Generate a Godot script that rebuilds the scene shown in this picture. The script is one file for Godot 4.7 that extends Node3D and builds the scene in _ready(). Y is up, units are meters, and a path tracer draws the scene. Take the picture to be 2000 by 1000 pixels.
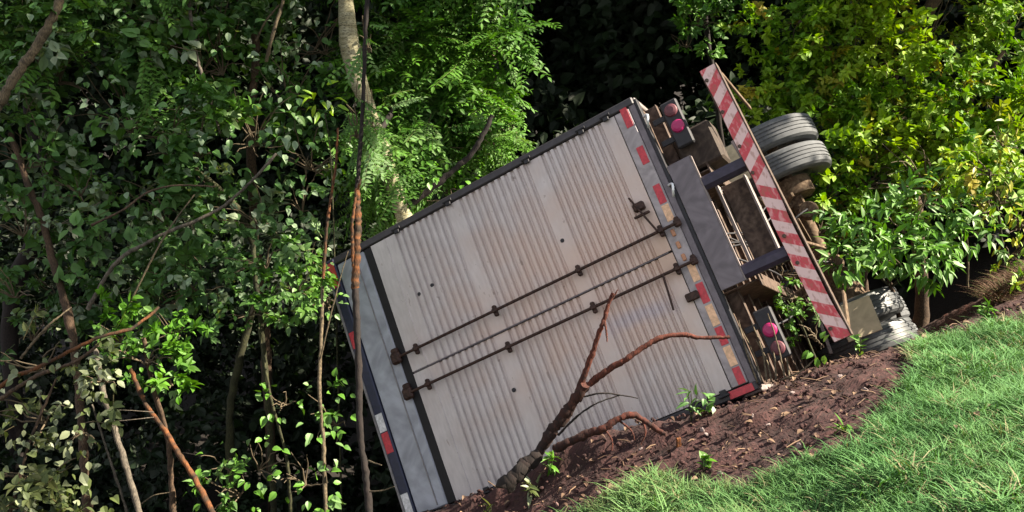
extends Node3D
# An overturned box trailer lying on its side in a wooded roadside ditch, seen from behind.

const CAM := Vector3(0, 1.9, 0)
const PITCH := 9.0
const FOCAL := 1866.0
var rng := RandomNumberGenerator.new()
var cam_basis := Basis.from_euler(Vector3(deg_to_rad(-PITCH), 0, 0))
var taken := {}
var nz := FastNoiseLite.new()
var nz2 := FastNoiseLite.new()
var M := {}
var spray := {}
var leaf_mesh := {}
var tp := PackedFloat32Array([1.87,-7.08,0.01426,0.613,-7.49,-0.1397,-0.817,-7.94,0.0224,3.14,-9.69,-0.07495,1.88,-10.1,0.01627,0.446,-10.6,-0.02859,5.4,-12,0.01449,4.39,-12.3,0.005736,3.13,-12.7,0.02982,1.7,-13.2,-0.001585,6.66,-14.6,-0.1155,5.65,-14.9,0.02575,4.39,-15.3,0.01322,2.96,-15.8,-0.04649,0,-7,-0.1779,1.18,-5.2,-0.03529,1.76,-4.45,-0.006285,2.25,-3.97,0,2.36,-5.28,0.06685,1.57,-6.23,-0.04935,0.482,-7.16,0.3262,2.54,-7.18,0.04644,3.43,-7.71,0.03596,4.15,-8.42,-0.009055,4.98,-9.15,0.1006,3.83,-6.31,-0.08188,6.62,-9.37,-0.03417,0,0,0.03008,3,0,-0.005821,-4,0,-0.01908,-5,-8,0.001825,-9,-8,0.00444,-9,-16,0.01128,9,-8,-0.00468,9,-16,0.06966,8,2,-0.004963])

# ------------------------------------------------------------------ helpers
func at(px: float, py: float, d: float) -> Vector3:          # a place seen at that spot of the photograph, d metres deep
	return CAM + cam_basis * Vector3((px - 1000.0) / FOCAL * d, -(py - 500.0) / FOCAL * d, -d)

func ss(a: float, b: float, x: float) -> float:
	var t := clampf((x - a) / (b - a), 0.0, 1.0)
	return t * t * (3.0 - 2.0 * t)

func base_h(x: float, z: float) -> float:
	var h := -7.7524 + 0.2651 * x - 0.0164 * z
	for i in 36:
		var dx := x - tp[i * 3]
		var dz := z - tp[i * 3 + 1]
		var r2 := dx * dx + dz * dz
		if r2 > 1e-9:
			h += tp[i * 3 + 2] * r2 * log(r2) * 0.5
	# the ridge of earth that the trailer pushed up along its edge
	var q := Vector2(x, z)
	var a := Vector2(1.75, -6.88)
	var ab := Vector2(-0.95, -7.72) - a
	var t := clampf((q - a).dot(ab) / ab.length_squared(), 0.0, 1.0)
	var dd := q.distance_to(a + ab * t)
	h += (0.07 + 0.16 * ss(0.0, 0.45, t) + 0.04 * nz.get_noise_2d(t * 900.0, 7.0)) * exp(-dd * dd / 0.05)
	h -= 0.16 * exp(-((x - 3.2) * (x - 3.2) + (z + 7.8) * (z + 7.8)) / 0.12) + 0.30 * exp(-((x - 3.72) * (x - 3.72) + (z + 8.65) * (z + 8.65)) / 0.15)
	return h

func ground(x: float, z: float) -> float:
	var near := 0.0
	var out: float = maxf(absf(x) - 9.0, maxf(-z - 16.0, z - 2.0))
	var k := ss(0.0, 8.0, out)
	if k < 1.0:
		near = base_h(clampf(x, -18, 18), clampf(z, -26, 10))
	var far := -2.0 + ss(18, 60, -z) * 14.0 + 0.12 * clampf(x, -30, 30)
	return lerpf(near, far, k)

func soil_mask(x: float, z: float) -> float:                 # 1 on the torn bare earth round the trailer
	# behind the ragged edge of the turf, which runs from the front left to the back right
	var line := [-0.9, -7.4, -0.1, -6.75, 0.54, -6.3, 1.03, -6.07, 1.33, -5.9, 1.73, -5.52, 1.95, -5.46, 2.21, -5.57, 2.52, -6.07, 2.9, -6.73, 3.32, -7.5, 4.2, -7.65, 6.0, -8.6]
	var edge := -7.4 if x < 0.0 else -8.6
	for i in 12:
		if x >= line[i * 2] and x < line[i * 2 + 2]:
			edge = lerpf(line[i * 2 + 1], line[i * 2 + 3], (x - line[i * 2]) / (line[i * 2 + 2] - line[i * 2]))
	edge += nz.get_noise_2d(x * 60.0, z * 60.0) * 0.30 + nz.get_noise_2d(x * 240.0 + 50, z * 240.0) * 0.22
	return ss(0.12, -0.12, z - edge)

func numbered(called: String) -> String:
	if not taken.has(called):
		taken[called] = 0
		return called
	taken[called] += 1
	return "%s_%03d" % [called, taken[called]]

func tag(o: Node3D, label := "", category := "", group := "", kind := "") -> Node3D:
	if label: o.set_meta("label", label)
	if category: o.set_meta("category", category)
	if group: o.set_meta("group", group)
	if kind: o.set_meta("kind", kind)
	return o

func thing(called: String, label: String, category: String, where := Vector3.ZERO, group := "") -> Node3D:
	var o := Node3D.new()
	o.name = numbered(called)
	o.position = where
	add_child(o, true)
	return tag(o, label, category, group)

func mesh_node(called: String, mesh: Mesh, material: Material, parent: Node3D = null) -> MeshInstance3D:
	var o := MeshInstance3D.new()
	o.name = called if parent else numbered(called)
	o.mesh = mesh
	o.material_override = material
	(parent if parent else self).add_child(o, true)
	return o

func st_new() -> SurfaceTool:
	var st := SurfaceTool.new()
	st.begin(Mesh.PRIMITIVE_TRIANGLES)
	return st

func obj(called: String, st: SurfaceTool, material: Material, parent: Node3D = null) -> MeshInstance3D:
	return mesh_node(called, st.commit(), material, parent)

func v(st: SurfaceTool, p: Vector3, n: Vector3, uv := Vector2.ZERO, c := Color.WHITE) -> void:
	st.set_normal(n); st.set_uv(uv); st.set_color(c); st.add_vertex(p)

func face(st: SurfaceTool, a: Vector3, b: Vector3, c: Vector3, na: Vector3, nb: Vector3, nc: Vector3, ca: Color, cb: Color, cc: Color) -> void:  # wound so that its front is where its normals point
	if (b - a).cross(c - a).dot(na + nb + nc) > 0.0:
		v(st, a, na, Vector2.ZERO, ca); v(st, c, nc, Vector2.ZERO, cc); v(st, b, nb, Vector2.ZERO, cb)
	else:
		v(st, a, na, Vector2.ZERO, ca); v(st, b, nb, Vector2.ZERO, cb); v(st, c, nc, Vector2.ZERO, cc)

func tri(st: SurfaceTool, a: Vector3, b: Vector3, c: Vector3, away: Vector3, col := Color.WHITE) -> void:  # flat, faces away from the point
	var n := (b - a).cross(c - a)
	if n.length_squared() < 1e-18: return
	n = n.normalized()
	if n.dot((a + b + c) / 3.0 - away) < 0.0:
		n = -n
		var t := b; b = c; c = t
	v(st, a, n, Vector2.ZERO, col); v(st, c, n, Vector2.ZERO, col); v(st, b, n, Vector2.ZERO, col)

func quad(st: SurfaceTool, a: Vector3, b: Vector3, c: Vector3, d: Vector3, away: Vector3, col := Color.WHITE) -> void:
	tri(st, a, b, c, away, col); tri(st, a, c, d, away, col)

func box_x(st: SurfaceTool, xf: Transform3D, s: Vector3, bev := 0.006) -> void:   # a box with chamfered edges
	var h := s * 0.5
	bev = minf(bev, minf(h.x, minf(h.y, h.z)) * 0.6)
	var P := func(i: int, ax: int) -> Vector3:
		var q := Vector3(1 if i & 1 else -1, 1 if i & 2 else -1, 1 if i & 4 else -1)
		var e := h - Vector3.ONE * bev
		e[ax] = h[ax]
		return xf * (q * e)
	var c := xf.origin
	for ax in 3:
		var b1 := 1 << ((ax + 1) % 3)
		var b2 := 1 << ((ax + 2) % 3)
		for s0 in 2:
			var k: int = (1 << ax) * s0
			quad(st, P.call(k, ax), P.call(k | b1, ax), P.call(k | b1 | b2, ax), P.call(k | b2, ax), c)
		var bx := 1 << ax
		for q in 4:
			var k2: int = (b1 if q & 1 else 0) | (b2 if q & 2 else 0)
			quad(st, P.call(k2, (ax + 1) % 3), P.call(k2 | bx, (ax + 1) % 3), P.call(k2 | bx, (ax + 2) % 3), P.call(k2, (ax + 2) % 3), c)
	for i in 8: tri(st, P.call(i, 0), P.call(i, 1), P.call(i, 2), c)

func box(st: SurfaceTool, c: Vector3, s: Vector3, bev := 0.006) -> void:
	box_x(st, Transform3D(Basis.IDENTITY, c), s, bev)

func bar(st: SurfaceTool, a: Vector3, b: Vector3, w: float, t: float, up := Vector3.UP, bev := 0.004) -> void:
	var z := (b - a).normalized()
	if absf(z.dot(up)) > 0.98: up = Vector3.RIGHT
	var x := up.cross(z).normalized()
	box_x(st, Transform3D(Basis(x, z.cross(x), z), (a + b) * 0.5), Vector3(w, t, a.distance_to(b)), bev)

func tube(st: SurfaceTool, pts: Array, rad: Array, sides := 9, rough := 0.0, cols: Array = [], cap := true) -> void:
	var n := pts.size()
	var side := Vector3.RIGHT
	var rings := []
	var ctr := []
	for i in n:
		var d: Vector3 = ((pts[mini(i + 1, n - 1)] as Vector3) - (pts[maxi(i - 1, 0)] as Vector3)).normalized()
		side = side - d * side.dot(d)
		if side.length() < 0.05: side = d.cross(Vector3(0.3, 0.2, 0.9))
		side = side.normalized()
		var o := d.cross(side)
		var ring := []
		for k in sides:
			var a := TAU * k / sides
			var r: float = rad[i] * (1.0 + rough * nz2.get_noise_3d(i * 14.0 + pts[0].x * 50.0, cos(a) * 45.0, sin(a) * 45.0) * 1.2)
			ring.append((pts[i] as Vector3) + (side * cos(a) + o * sin(a)) * r)
		rings.append(ring)
		ctr.append(pts[i])
	var run := 0.0
	for i in n - 1:
		var l: float = (pts[i] as Vector3).distance_to(pts[i + 1])
		var c0: Color = cols[i] if cols else Color.WHITE
		var c1: Color = cols[i + 1] if cols else Color.WHITE
		for k in sides:
			var k1 := (k + 1) % sides
			var a: Vector3 = rings[i][k]
			var b: Vector3 = rings[i][k1]
			var c: Vector3 = rings[i + 1][k1]
			var d: Vector3 = rings[i + 1][k]
			var na := (a - ctr[i] as Vector3).normalized()
			var nb := (b - ctr[i] as Vector3).normalized()
			var nc := (c - ctr[i + 1] as Vector3).normalized()
			var nd := (d - ctr[i + 1] as Vector3).normalized()
			face(st, a, b, c, na, nb, nc, c0, c0, c1)
			face(st, a, c, d, na, nc, nd, c0, c1, c1)
		run += l
	if cap:
		for e in [0, n - 1]:
			var out: Vector3 = (ctr[0] - ctr[1]) if e == 0 else (ctr[n - 1] - ctr[n - 2])
			var inside: Vector3 = ctr[e] - out
			for k in sides: tri(st, ctr[e], rings[e][k], rings[e][(k + 1) % sides], inside, cols[e] if cols else Color.WHITE)

func curve(pts: Array, steps: int, wob := 0.0) -> Array:      # a smooth line through points
	var cv := Curve3D.new()
	for i in pts.size():
		var t: Vector3 = ((pts[mini(i + 1, pts.size() - 1)] as Vector3) - (pts[maxi(i - 1, 0)] as Vector3)) / 6.0
		cv.add_point(pts[i], -t, t)
	var out := []
	var l := cv.get_baked_length()
	for i in steps + 1:
		var p := cv.sample_baked(l * i / steps, true)
		p += Vector3(nz2.get_noise_2d(i * 60.0, pts[0].x * 100), nz2.get_noise_2d(i * 60.0 + 500, pts[0].y * 100), nz2.get_noise_2d(i * 60.0 + 900, pts[0].z * 100)) * wob
		out.append(p)
	return out

func lathe(st: SurfaceTool, prof: Array, seg := 40, centre := Vector3.ZERO) -> void:   # profile (x, radius) turned round the x axis
	for i in prof.size() - 1:
		var p: Vector2 = prof[i]
		var q: Vector2 = prof[i + 1]
		var nn := Vector2(-(q.y - p.y), q.x - p.x).normalized()
		for k in seg:
			var a := TAU * k / seg
			var b := TAU * (k + 1) / seg
			var A := Vector3(0, cos(a), sin(a))
			var B := Vector3(0, cos(b), sin(b))
			var X := Vector3.RIGHT
			var nA := X * nn.x + A * nn.y
			var nB := X * nn.x + B * nn.y
			var p0 := centre + X * p.x + A * p.y
			var p1 := centre + X * p.x + B * p.y
			var q0 := centre + X * q.x + A * q.y
			var q1 := centre + X * q.x + B * q.y
			v(st, p0, nA); v(st, q1, nB); v(st, p1, nB)
			v(st, p0, nA); v(st, q0, nA); v(st, q1, nB)

# ------------------------------------------------------------------ materials
func lin(r: float, g: float, b: float) -> Color:
	return Color(r, g, b).linear_to_srgb()

func mat(key: String, c: Color, rough := 0.8, metal := 0.0, tex: Texture2D = null, scale := 1.0, bump := 0.0) -> StandardMaterial3D:
	var m := StandardMaterial3D.new()
	m.albedo_color = c
	m.roughness = rough
	m.metallic = metal
	if tex:
		m.albedo_texture = tex
		m.uv1_triplanar = true
		m.uv1_scale = Vector3.ONE * scale
	if bump > 0.0 and tex:
		m.heightmap_enabled = true
		m.heightmap_texture = tex
		m.heightmap_scale = bump
	M[key] = m
	return m

func noise_tex(sd: int, freq: float, a: Color, b: Color, octaves := 4, size := 256, stretch := Vector2.ONE, spots := 0.0, spot_c := Color.BLACK) -> ImageTexture:
	var n := FastNoiseLite.new()
	n.seed = sd; n.frequency = freq; n.fractal_octaves = octaves
	var n3 := FastNoiseLite.new()
	n3.seed = sd + 9; n3.frequency = freq * 4.0; n3.fractal_octaves = 2
	var img := Image.create(size, size, false, Image.FORMAT_RGB8)
	for y in size:
		for x in size:
			# wrapped on a torus so that it tiles
			var fx := x * TAU / size
			var fy := y * TAU / size
			var R := size / TAU
			var val := n.get_noise_3d(cos(fx) * R * stretch.x + cos(fy) * R * stretch.y * 0.9, sin(fx) * R * stretch.x + 100.0, sin(fy) * R * stretch.y) * 0.9 + 0.5
			var c := a.lerp(b, clampf(val, 0, 1))
			if spots > 0.0 and n3.get_noise_3d(cos(fx) * R * stretch.x, sin(fx) * R * stretch.x + cos(fy) * R * stretch.y, sin(fy) * R * stretch.y) > 1.0 - spots:
				c = c.lerp(spot_c, 0.75)
			img.set_pixel(x, y, c)
	return ImageTexture.create_from_image(img)

func leaf_mat(key: String, rough: float, back: float) -> void:
	var m := StandardMaterial3D.new()
	m.albedo_color = Color.WHITE
	m.vertex_color_use_as_albedo = true
	m.cull_mode = BaseMaterial3D.CULL_DISABLED
	m.roughness = rough
	m.backlight_enabled = true
	m.backlight = Color(back, back, back * 0.45)
	M[key] = m

func make_materials() -> void:
	var grain := noise_tex(3, 0.02, Color(0.80, 0.80, 0.80), Color(1, 1, 1), 4)
	var rusty := noise_tex(5, 0.03, Color(0.50, 0.41, 0.35), Color(0.95, 0.90, 0.84), 5)
	var bark := noise_tex(7, 0.045, Color(0.38, 0.36, 0.34), Color(1, 0.97, 0.92), 5, 256, Vector2(1.6, 0.6))
	var birch := noise_tex(8, 0.03, Color(0.75, 0.72, 0.6), Color(1, 1, 0.95), 4, 256, Vector2(0.5, 1.6), 0.72, Color(0.10, 0.09, 0.07))
	M.birch_tex = birch
	mat("frame", lin(0.27, 0.25, 0.26), 0.5, 0.25, grain, 2.3)
	mat("post_dark", lin(0.055, 0.048, 0.055), 0.5, 0.2, grain, 2.3)
	mat("sill", lin(0.40, 0.35, 0.36), 0.5, 0.1, grain, 2.3)
	mat("box_brown", lin(0.075, 0.058, 0.048), 0.8, 0.0, rusty, 2.0)
	mat("tyre_glint", lin(0.095, 0.10, 0.105), 0.38, 0.0, grain, 3.5)  # glossier copy of tyre, made so that the lower wheels show a sun glint
	mat("header", lin(0.40, 0.41, 0.47), 0.45, 0.1, grain, 1.1)
	mat("panel_white", lin(0.55, 0.55, 0.56), 0.5, 0.0, grain, 0.7)
	mat("navy", lin(0.018, 0.022, 0.06), 0.45, 0.0, grain, 3.0)
	mat("rubber", lin(0.012, 0.010, 0.012), 0.8, 0.0, grain, 4.0)
	mat("rod", lin(0.075, 0.038, 0.032), 0.6, 0.3, rusty, 5.0)
	mat("dark_steel", lin(0.03, 0.028, 0.034), 0.65, 0.2, grain, 3.0)
	mat("post", lin(0.045, 0.036, 0.065), 0.5, 0.2, grain, 3.0)
	mat("plate", lin(0.20, 0.17, 0.19), 0.6, 0.15, grain, 1.7)
	mat("rail", lin(0.15, 0.115, 0.10), 0.7, 0.1, rusty, 2.1)
	mat("rail_light", lin(0.27, 0.22, 0.21), 0.6, 0.1, grain, 2.1)
	mat("dusty", lin(0.21, 0.17, 0.125), 0.95, 0.0, rusty, 3.1)
	mat("mud_flap", lin(0.58, 0.49, 0.33), 0.85, 0.0, grain, 2.0)
	mat("tyre", lin(0.115, 0.12, 0.128), 0.85, 0.0, grain, 3.5)
	mat("rim", lin(0.45, 0.44, 0.42), 0.4, 0.6, grain, 3.0)
	mat("tape_red", lin(0.60, 0.035, 0.055), 0.35, 0.0, grain, 6.0)
	mat("tape_white", lin(0.80, 0.78, 0.80), 0.35, 0.0, grain, 6.0)
	mat("tape_peach", lin(0.92, 0.56, 0.34), 0.4, 0.0, grain, 5.0)
	mat("lens_dusty", lin(0.15, 0.04, 0.055), 0.6, 0.0, grain, 4.0)
	mat("lens", lin(0.36, 0.012, 0.105), 0.4)
	mat("amber", lin(0.45, 0.20, 0.10), 0.3)
	mat("chrome", lin(0.8, 0.8, 0.82), 0.25, 0.3)
	for k in [["bark_grey", lin(0.19, 0.17, 0.145)], ["bark_brown", lin(0.145, 0.095, 0.062)], ["bark_dark", lin(0.024, 0.015, 0.014)], ["bark_moss", lin(0.065, 0.072, 0.025)], ["bark_orange", lin(0.26, 0.095, 0.025)], ["bark_pale", lin(0.22, 0.18, 0.12)], ["bark_red", lin(0.15, 0.034, 0.018)]]:
		var m := mat(k[0], k[1], 0.9, 0.0, bark, 5.0, 0.3)
		m.vertex_color_use_as_albedo = true
	mat("bark_birch", lin(0.36, 0.34, 0.26), 0.85, 0.0, birch, 2.2)
	mat("twig", lin(0.10, 0.075, 0.045), 0.9)
	leaf_mat("leaf", 0.62, 0.85)
	leaf_mat("leaf_gloss", 0.5, 0.7)
	leaf_mat("blade", 0.8, 0.6)
	leaf_mat("dry", 0.8, 0.2)
	# loose earth
	var earth := noise_tex(21, 0.05, Color(0.50, 0.42, 0.42), Color(1, 0.95, 0.95), 5, 512)
	var e := mat("earth", Color.WHITE, 0.95, 0.0, earth, 1.3, 1.5)
	e.vertex_color_use_as_albedo = true
	mat("clod", Color.WHITE, 0.95, 0.0, earth, 6.0).vertex_color_use_as_albedo = true
	M.door = make_door_material()
	M.bumper = make_bumper_material()

func make_door_material() -> StandardMaterial3D:              # bare aluminium with a warm tone round the lower middle, runs and a brown mud splash near the sill
	var n := FastNoiseLite.new()
	n.seed = 41; n.frequency = 0.012; n.fractal_octaves = 5
	var n3 := FastNoiseLite.new()
	n3.seed = 43; n3.frequency = 0.08; n3.fractal_octaves = 3
	var W := 512
	var img := Image.create(W, W, false, Image.FORMAT_RGB8)
	for y in W:
		for x in W:
			var X := (float(x) / W - 0.5) * 2.6                  # across the trailer
			var Y := float(y) / W * 3.0                          # up the trailer
			var g := n.get_noise_2d(x, y)
			var f := n3.get_noise_2d(x * 0.35, y * 2.0)          # streaks across
			var l := 0.49 + g * 0.07 + f * 0.06
			var c := Color(l * 1.03, l * 0.93, l * 0.92)
			var warm_tone := ss(1.75, 0.1, Vector2((X - 0.05) * 1.15, (Y - 0.35) * 0.62).length() + g * 0.5)  # warmer tone, strongest at the lower middle
			c = c.lerp(Color(0.60, 0.44, 0.37), warm_tone * 0.9)
			if f > 0.5 and n.get_noise_2d(y * 3.0, x * 3.0) > 0.28: c = c.lerp(Color(0.2, 0.14, 0.11), 0.5)
			var mud := ss(0.35, 0.0, Vector2(X + 0.05, (Y - 0.22) * 0.8).length() + g * 0.2 + f * 0.12)
			c = c.lerp(Color(0.44, 0.29, 0.2), mud * 0.55)
			var smear := ss(0.12, 0.0, absf((X + 0.42) - (Y - 0.5) * 0.05 + g * 0.05)) * ss(0.2, 0.5, Y) * ss(1.2, 0.7, Y)
			c = c.lerp(Color(0.40, 0.40, 0.50), smear * 0.45)
			img.set_pixel(x, y, c.linear_to_srgb())
	var m := StandardMaterial3D.new()
	m.albedo_texture = ImageTexture.create_from_image(img)
	m.roughness = 0.5
	m.metallic = 0.15
	return m

func make_bumper_material() -> StandardMaterial3D:            # red and white slanted stripes, mirrored at the middle, scuffed
	var n := FastNoiseLite.new()
	n.seed = 61; n.frequency = 0.02; n.fractal_octaves = 4
	var W := 1024
	var H := 64
	var img := Image.create(W, H, false, Image.FORMAT_RGB8)
	for y in H:
		for x in W:
			var X := float(x) / W * 2.4
			var Y := float(y) / H * 0.13
			var s := (absf(X - 1.05) - Y * 0.8 * 1.0) / 0.2
			var red := fposmod(s, 1.0) < 0.52
			var g := n.get_noise_2d(x, y * 2.0)
			var c := Color(0.55, 0.045, 0.065) if red else Color(0.72, 0.50, 0.48)
			c = c.lerp(Color(0.70, 0.42, 0.40), clampf(g * 1.3, 0, 0.6) if red else 0.0)
			c = c.lerp(Color(0.30, 0.12, 0.08), clampf(-g * 1.5 - 0.15, 0, 0.5))
			img.set_pixel(x, y, c.linear_to_srgb())
	var m := StandardMaterial3D.new()
	m.albedo_texture = ImageTexture.create_from_image(img)
	m.roughness = 0.45
	return m

# ------------------------------------------------------------------ leaves
func leaf(st: SurfaceTool, base: Vector3, dir: Vector3, up: Vector3, len: float, wid: float, fold := 0.2, droop := 0.25, col := Color.WHITE) -> void:
	dir = dir.normalized()
	var side := dir.cross(up)
	if side.length() < 0.05: side = dir.cross(Vector3(0.6, 0.2, 0.7))
	side = side.normalized()
	var u := side.cross(dir).normalized()
	var P := func(t: float, s: float) -> Vector3:
		var k := sin(pow(t, 0.8) * PI) if t < 0.999 else 0.0
		return base + dir * len * t - u * droop * len * t * t + side * s * wid * 0.5 * k + u * absf(s) * fold * wid * k
	var ts := [0.0, 0.2, 0.46, 0.74, 1.0]
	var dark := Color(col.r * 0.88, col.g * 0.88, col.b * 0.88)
	for sd in [-1.0, 1.0]:
		for q in 4:
			var m0: Vector3 = P.call(ts[q], 0)
			var m1: Vector3 = P.call(ts[q + 1], 0)
			var e0: Vector3 = P.call(ts[q], sd)
			var e1: Vector3 = P.call(ts[q + 1], sd)
			var n0: Vector3 = (u - side * sd * fold * 1.4 + dir * droop * 1.6 * ts[q]).normalized()
			var n1: Vector3 = (u - side * sd * fold * 1.4 + dir * droop * 1.6 * ts[q + 1]).normalized()
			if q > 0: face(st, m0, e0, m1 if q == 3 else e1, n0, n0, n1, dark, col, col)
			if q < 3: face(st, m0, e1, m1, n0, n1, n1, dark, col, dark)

func rv() -> Vector3:
	var a := rng.randf() * TAU
	var z := rng.randf_range(-1, 1)
	var r := sqrt(1 - z * z)
	return Vector3(cos(a) * r, z, sin(a) * r)

func twig(st: SurfaceTool, a: Vector3, b: Vector3, r: float, c := Color(0.9, 0.55, 0.6)) -> void:
	tube(st, [a, (a + b) * 0.5 + rv() * 0.008, b], [r, r * 0.8, r * 0.4], 3, 0.0, [c, c, c], false)

func shade() -> Color:
	var k := rng.randf_range(0.75, 1.25)
	return Color(k * rng.randf_range(0.9, 1.12), k, k * rng.randf_range(0.85, 1.15))

func make_sprays() -> void:                                  # sprigs that run along +x with leaves facing up
	for kind in ["broad", "feather", "small", "lance", "far"]:
		spray[kind] = []
		for var_i in 4:
			var st := st_new()
			match kind:
				"broad":
					var tip := Vector3(0.26, 0.0, rng.randf_range(-0.05, 0.05))
					twig(st, Vector3.ZERO, tip, 0.004)
					for i in 9:
						var t := rng.randf_range(0.15, 1.0)
						var d := Vector3(0.4, -0.1, 0) + rv()
						leaf(st, tip * t + rv() * 0.025, d, Vector3.UP + rv() * 0.7, rng.randf_range(0.06, 0.095), rng.randf_range(0.048, 0.07), rng.randf_range(0.02, 0.4), rng.randf_range(0.0, 0.7), shade())
				"feather":
					for q in 3:
						var tip := Vector3(0.20 + 0.06 * q, rng.randf_range(-0.12, 0.05), (q - 1) * 0.13 + rng.randf_range(-0.03, 0.03))
						twig(st, Vector3(0.04 * q, 0, 0), tip, 0.003)
						for i in 12:
							var t := (i / 2 + 0.8) / 6.6
							var s := 1.0 if i % 2 else -1.0
							leaf(st, Vector3(0.04 * q, 0, 0).lerp(tip, t), Vector3(0.45, rng.randf_range(-0.3, 0.1), s), Vector3.UP + rv() * 0.3, rng.randf_range(0.042, 0.062), rng.randf_range(0.02, 0.028), 0.12, 0.25, shade())
						leaf(st, tip, Vector3(1, -0.2, 0), Vector3.UP, 0.05, 0.024, 0.1, 0.2, shade())
				"small":
					var tip := Vector3(0.17, 0.03, 0)
					twig(st, Vector3.ZERO, tip, 0.003)
					for i in 15:
						var t := rng.randf_range(0.25, 1.0)
						leaf(st, tip * t, Vector3(0.5, 0.1, 0) + rv() * 0.9, Vector3.UP + rv() * 0.5, rng.randf_range(0.04, 0.065), rng.randf_range(0.024, 0.036), rng.randf_range(0.05, 0.3), rng.randf_range(0.0, 0.4), shade())
				"lance":
					var tip := Vector3(0.2, 0.05, 0)
					twig(st, Vector3.ZERO, tip, 0.004, Color(0.9, 0.8, 0.6))
					for i in 9:
						var t := (i + 1.5) / 10.0
						var a := i * 2.4
						leaf(st, tip * t, Vector3(0.75, sin(a) * 0.8, cos(a) * 0.8), Vector3.UP + rv() * 0.3, rng.randf_range(0.08, 0.125), rng.randf_range(0.032, 0.046), 0.22, rng.randf_range(0.1, 0.5), shade())
				"far":
					for i in 12:
						leaf(st, rv() * 0.14, rv(), Vector3.UP + rv() * 0.6, rng.randf_range(0.13, 0.2), rng.randf_range(0.08, 0.13), 0.15, 0.2, shade())
			spray[kind].append(st.commit())
	for kind in [["broad", 0.11, 0.075], ["lance", 0.13, 0.045], ["round", 0.10, 0.072]]:
		leaf_mesh[kind[0]] = []
		for i in 3:
			var st := st_new()
			leaf(st, Vector3.ZERO, Vector3.RIGHT, Vector3.UP, kind[1], kind[2], 0.1 + 0.1 * i, 0.15 + 0.15 * i)
			leaf_mesh[kind[0]].append(st.commit())

func turned(dir: Vector3, up: Vector3, size: float, where: Vector3) -> Transform3D:
	var x := dir.normalized()
	var z := x.cross(up)
	if z.length() < 0.05: z = x.cross(Vector3(0.3, 0.1, 0.9))
	z = z.normalized()
	return Transform3D(Basis(x, z.cross(x), z) * size, where)

# tints: [usual dark, usual light, share of pale leaf backs, pale colour]
const TINT := {
	"deep": [Color(0.045, 0.125, 0.026), Color(0.110, 0.245, 0.060), 0.22, Color(0.27, 0.35, 0.24)],
	"mid": [Color(0.045, 0.130, 0.012), Color(0.110, 0.260, 0.028), 0.06, Color(0.15, 0.25, 0.10)],
	"fresh": [Color(0.035, 0.120, 0.006), Color(0.095, 0.250, 0.012), 0.05, Color(0.16, 0.28, 0.08)],
	"olive": [Color(0.040, 0.065, 0.014), Color(0.115, 0.145, 0.045), 0.18, Color(0.24, 0.27, 0.17)],
	"lime": [Color(0.100, 0.240, 0.003), Color(0.250, 0.390, 0.004), 0.08, Color(0.36, 0.30, 0.02)],
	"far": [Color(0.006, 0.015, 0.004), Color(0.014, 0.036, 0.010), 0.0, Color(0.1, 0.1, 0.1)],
}

func tint(kind: String, p: Vector3) -> Color:
	var t: Array = TINT[kind]
	var k := clampf(0.5 + nz.get_noise_3d(p.x * 90.0, p.y * 90.0, p.z * 90.0) * 1.1 + rng.randf_range(-0.3, 0.3), 0, 1)
	var c: Color = (t[0] as Color).lerp(t[1], k)
	if rng.randf() < t[2]: c = c.lerp(t[3], rng.randf_range(0.4, 1.0))
	return c

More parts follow.
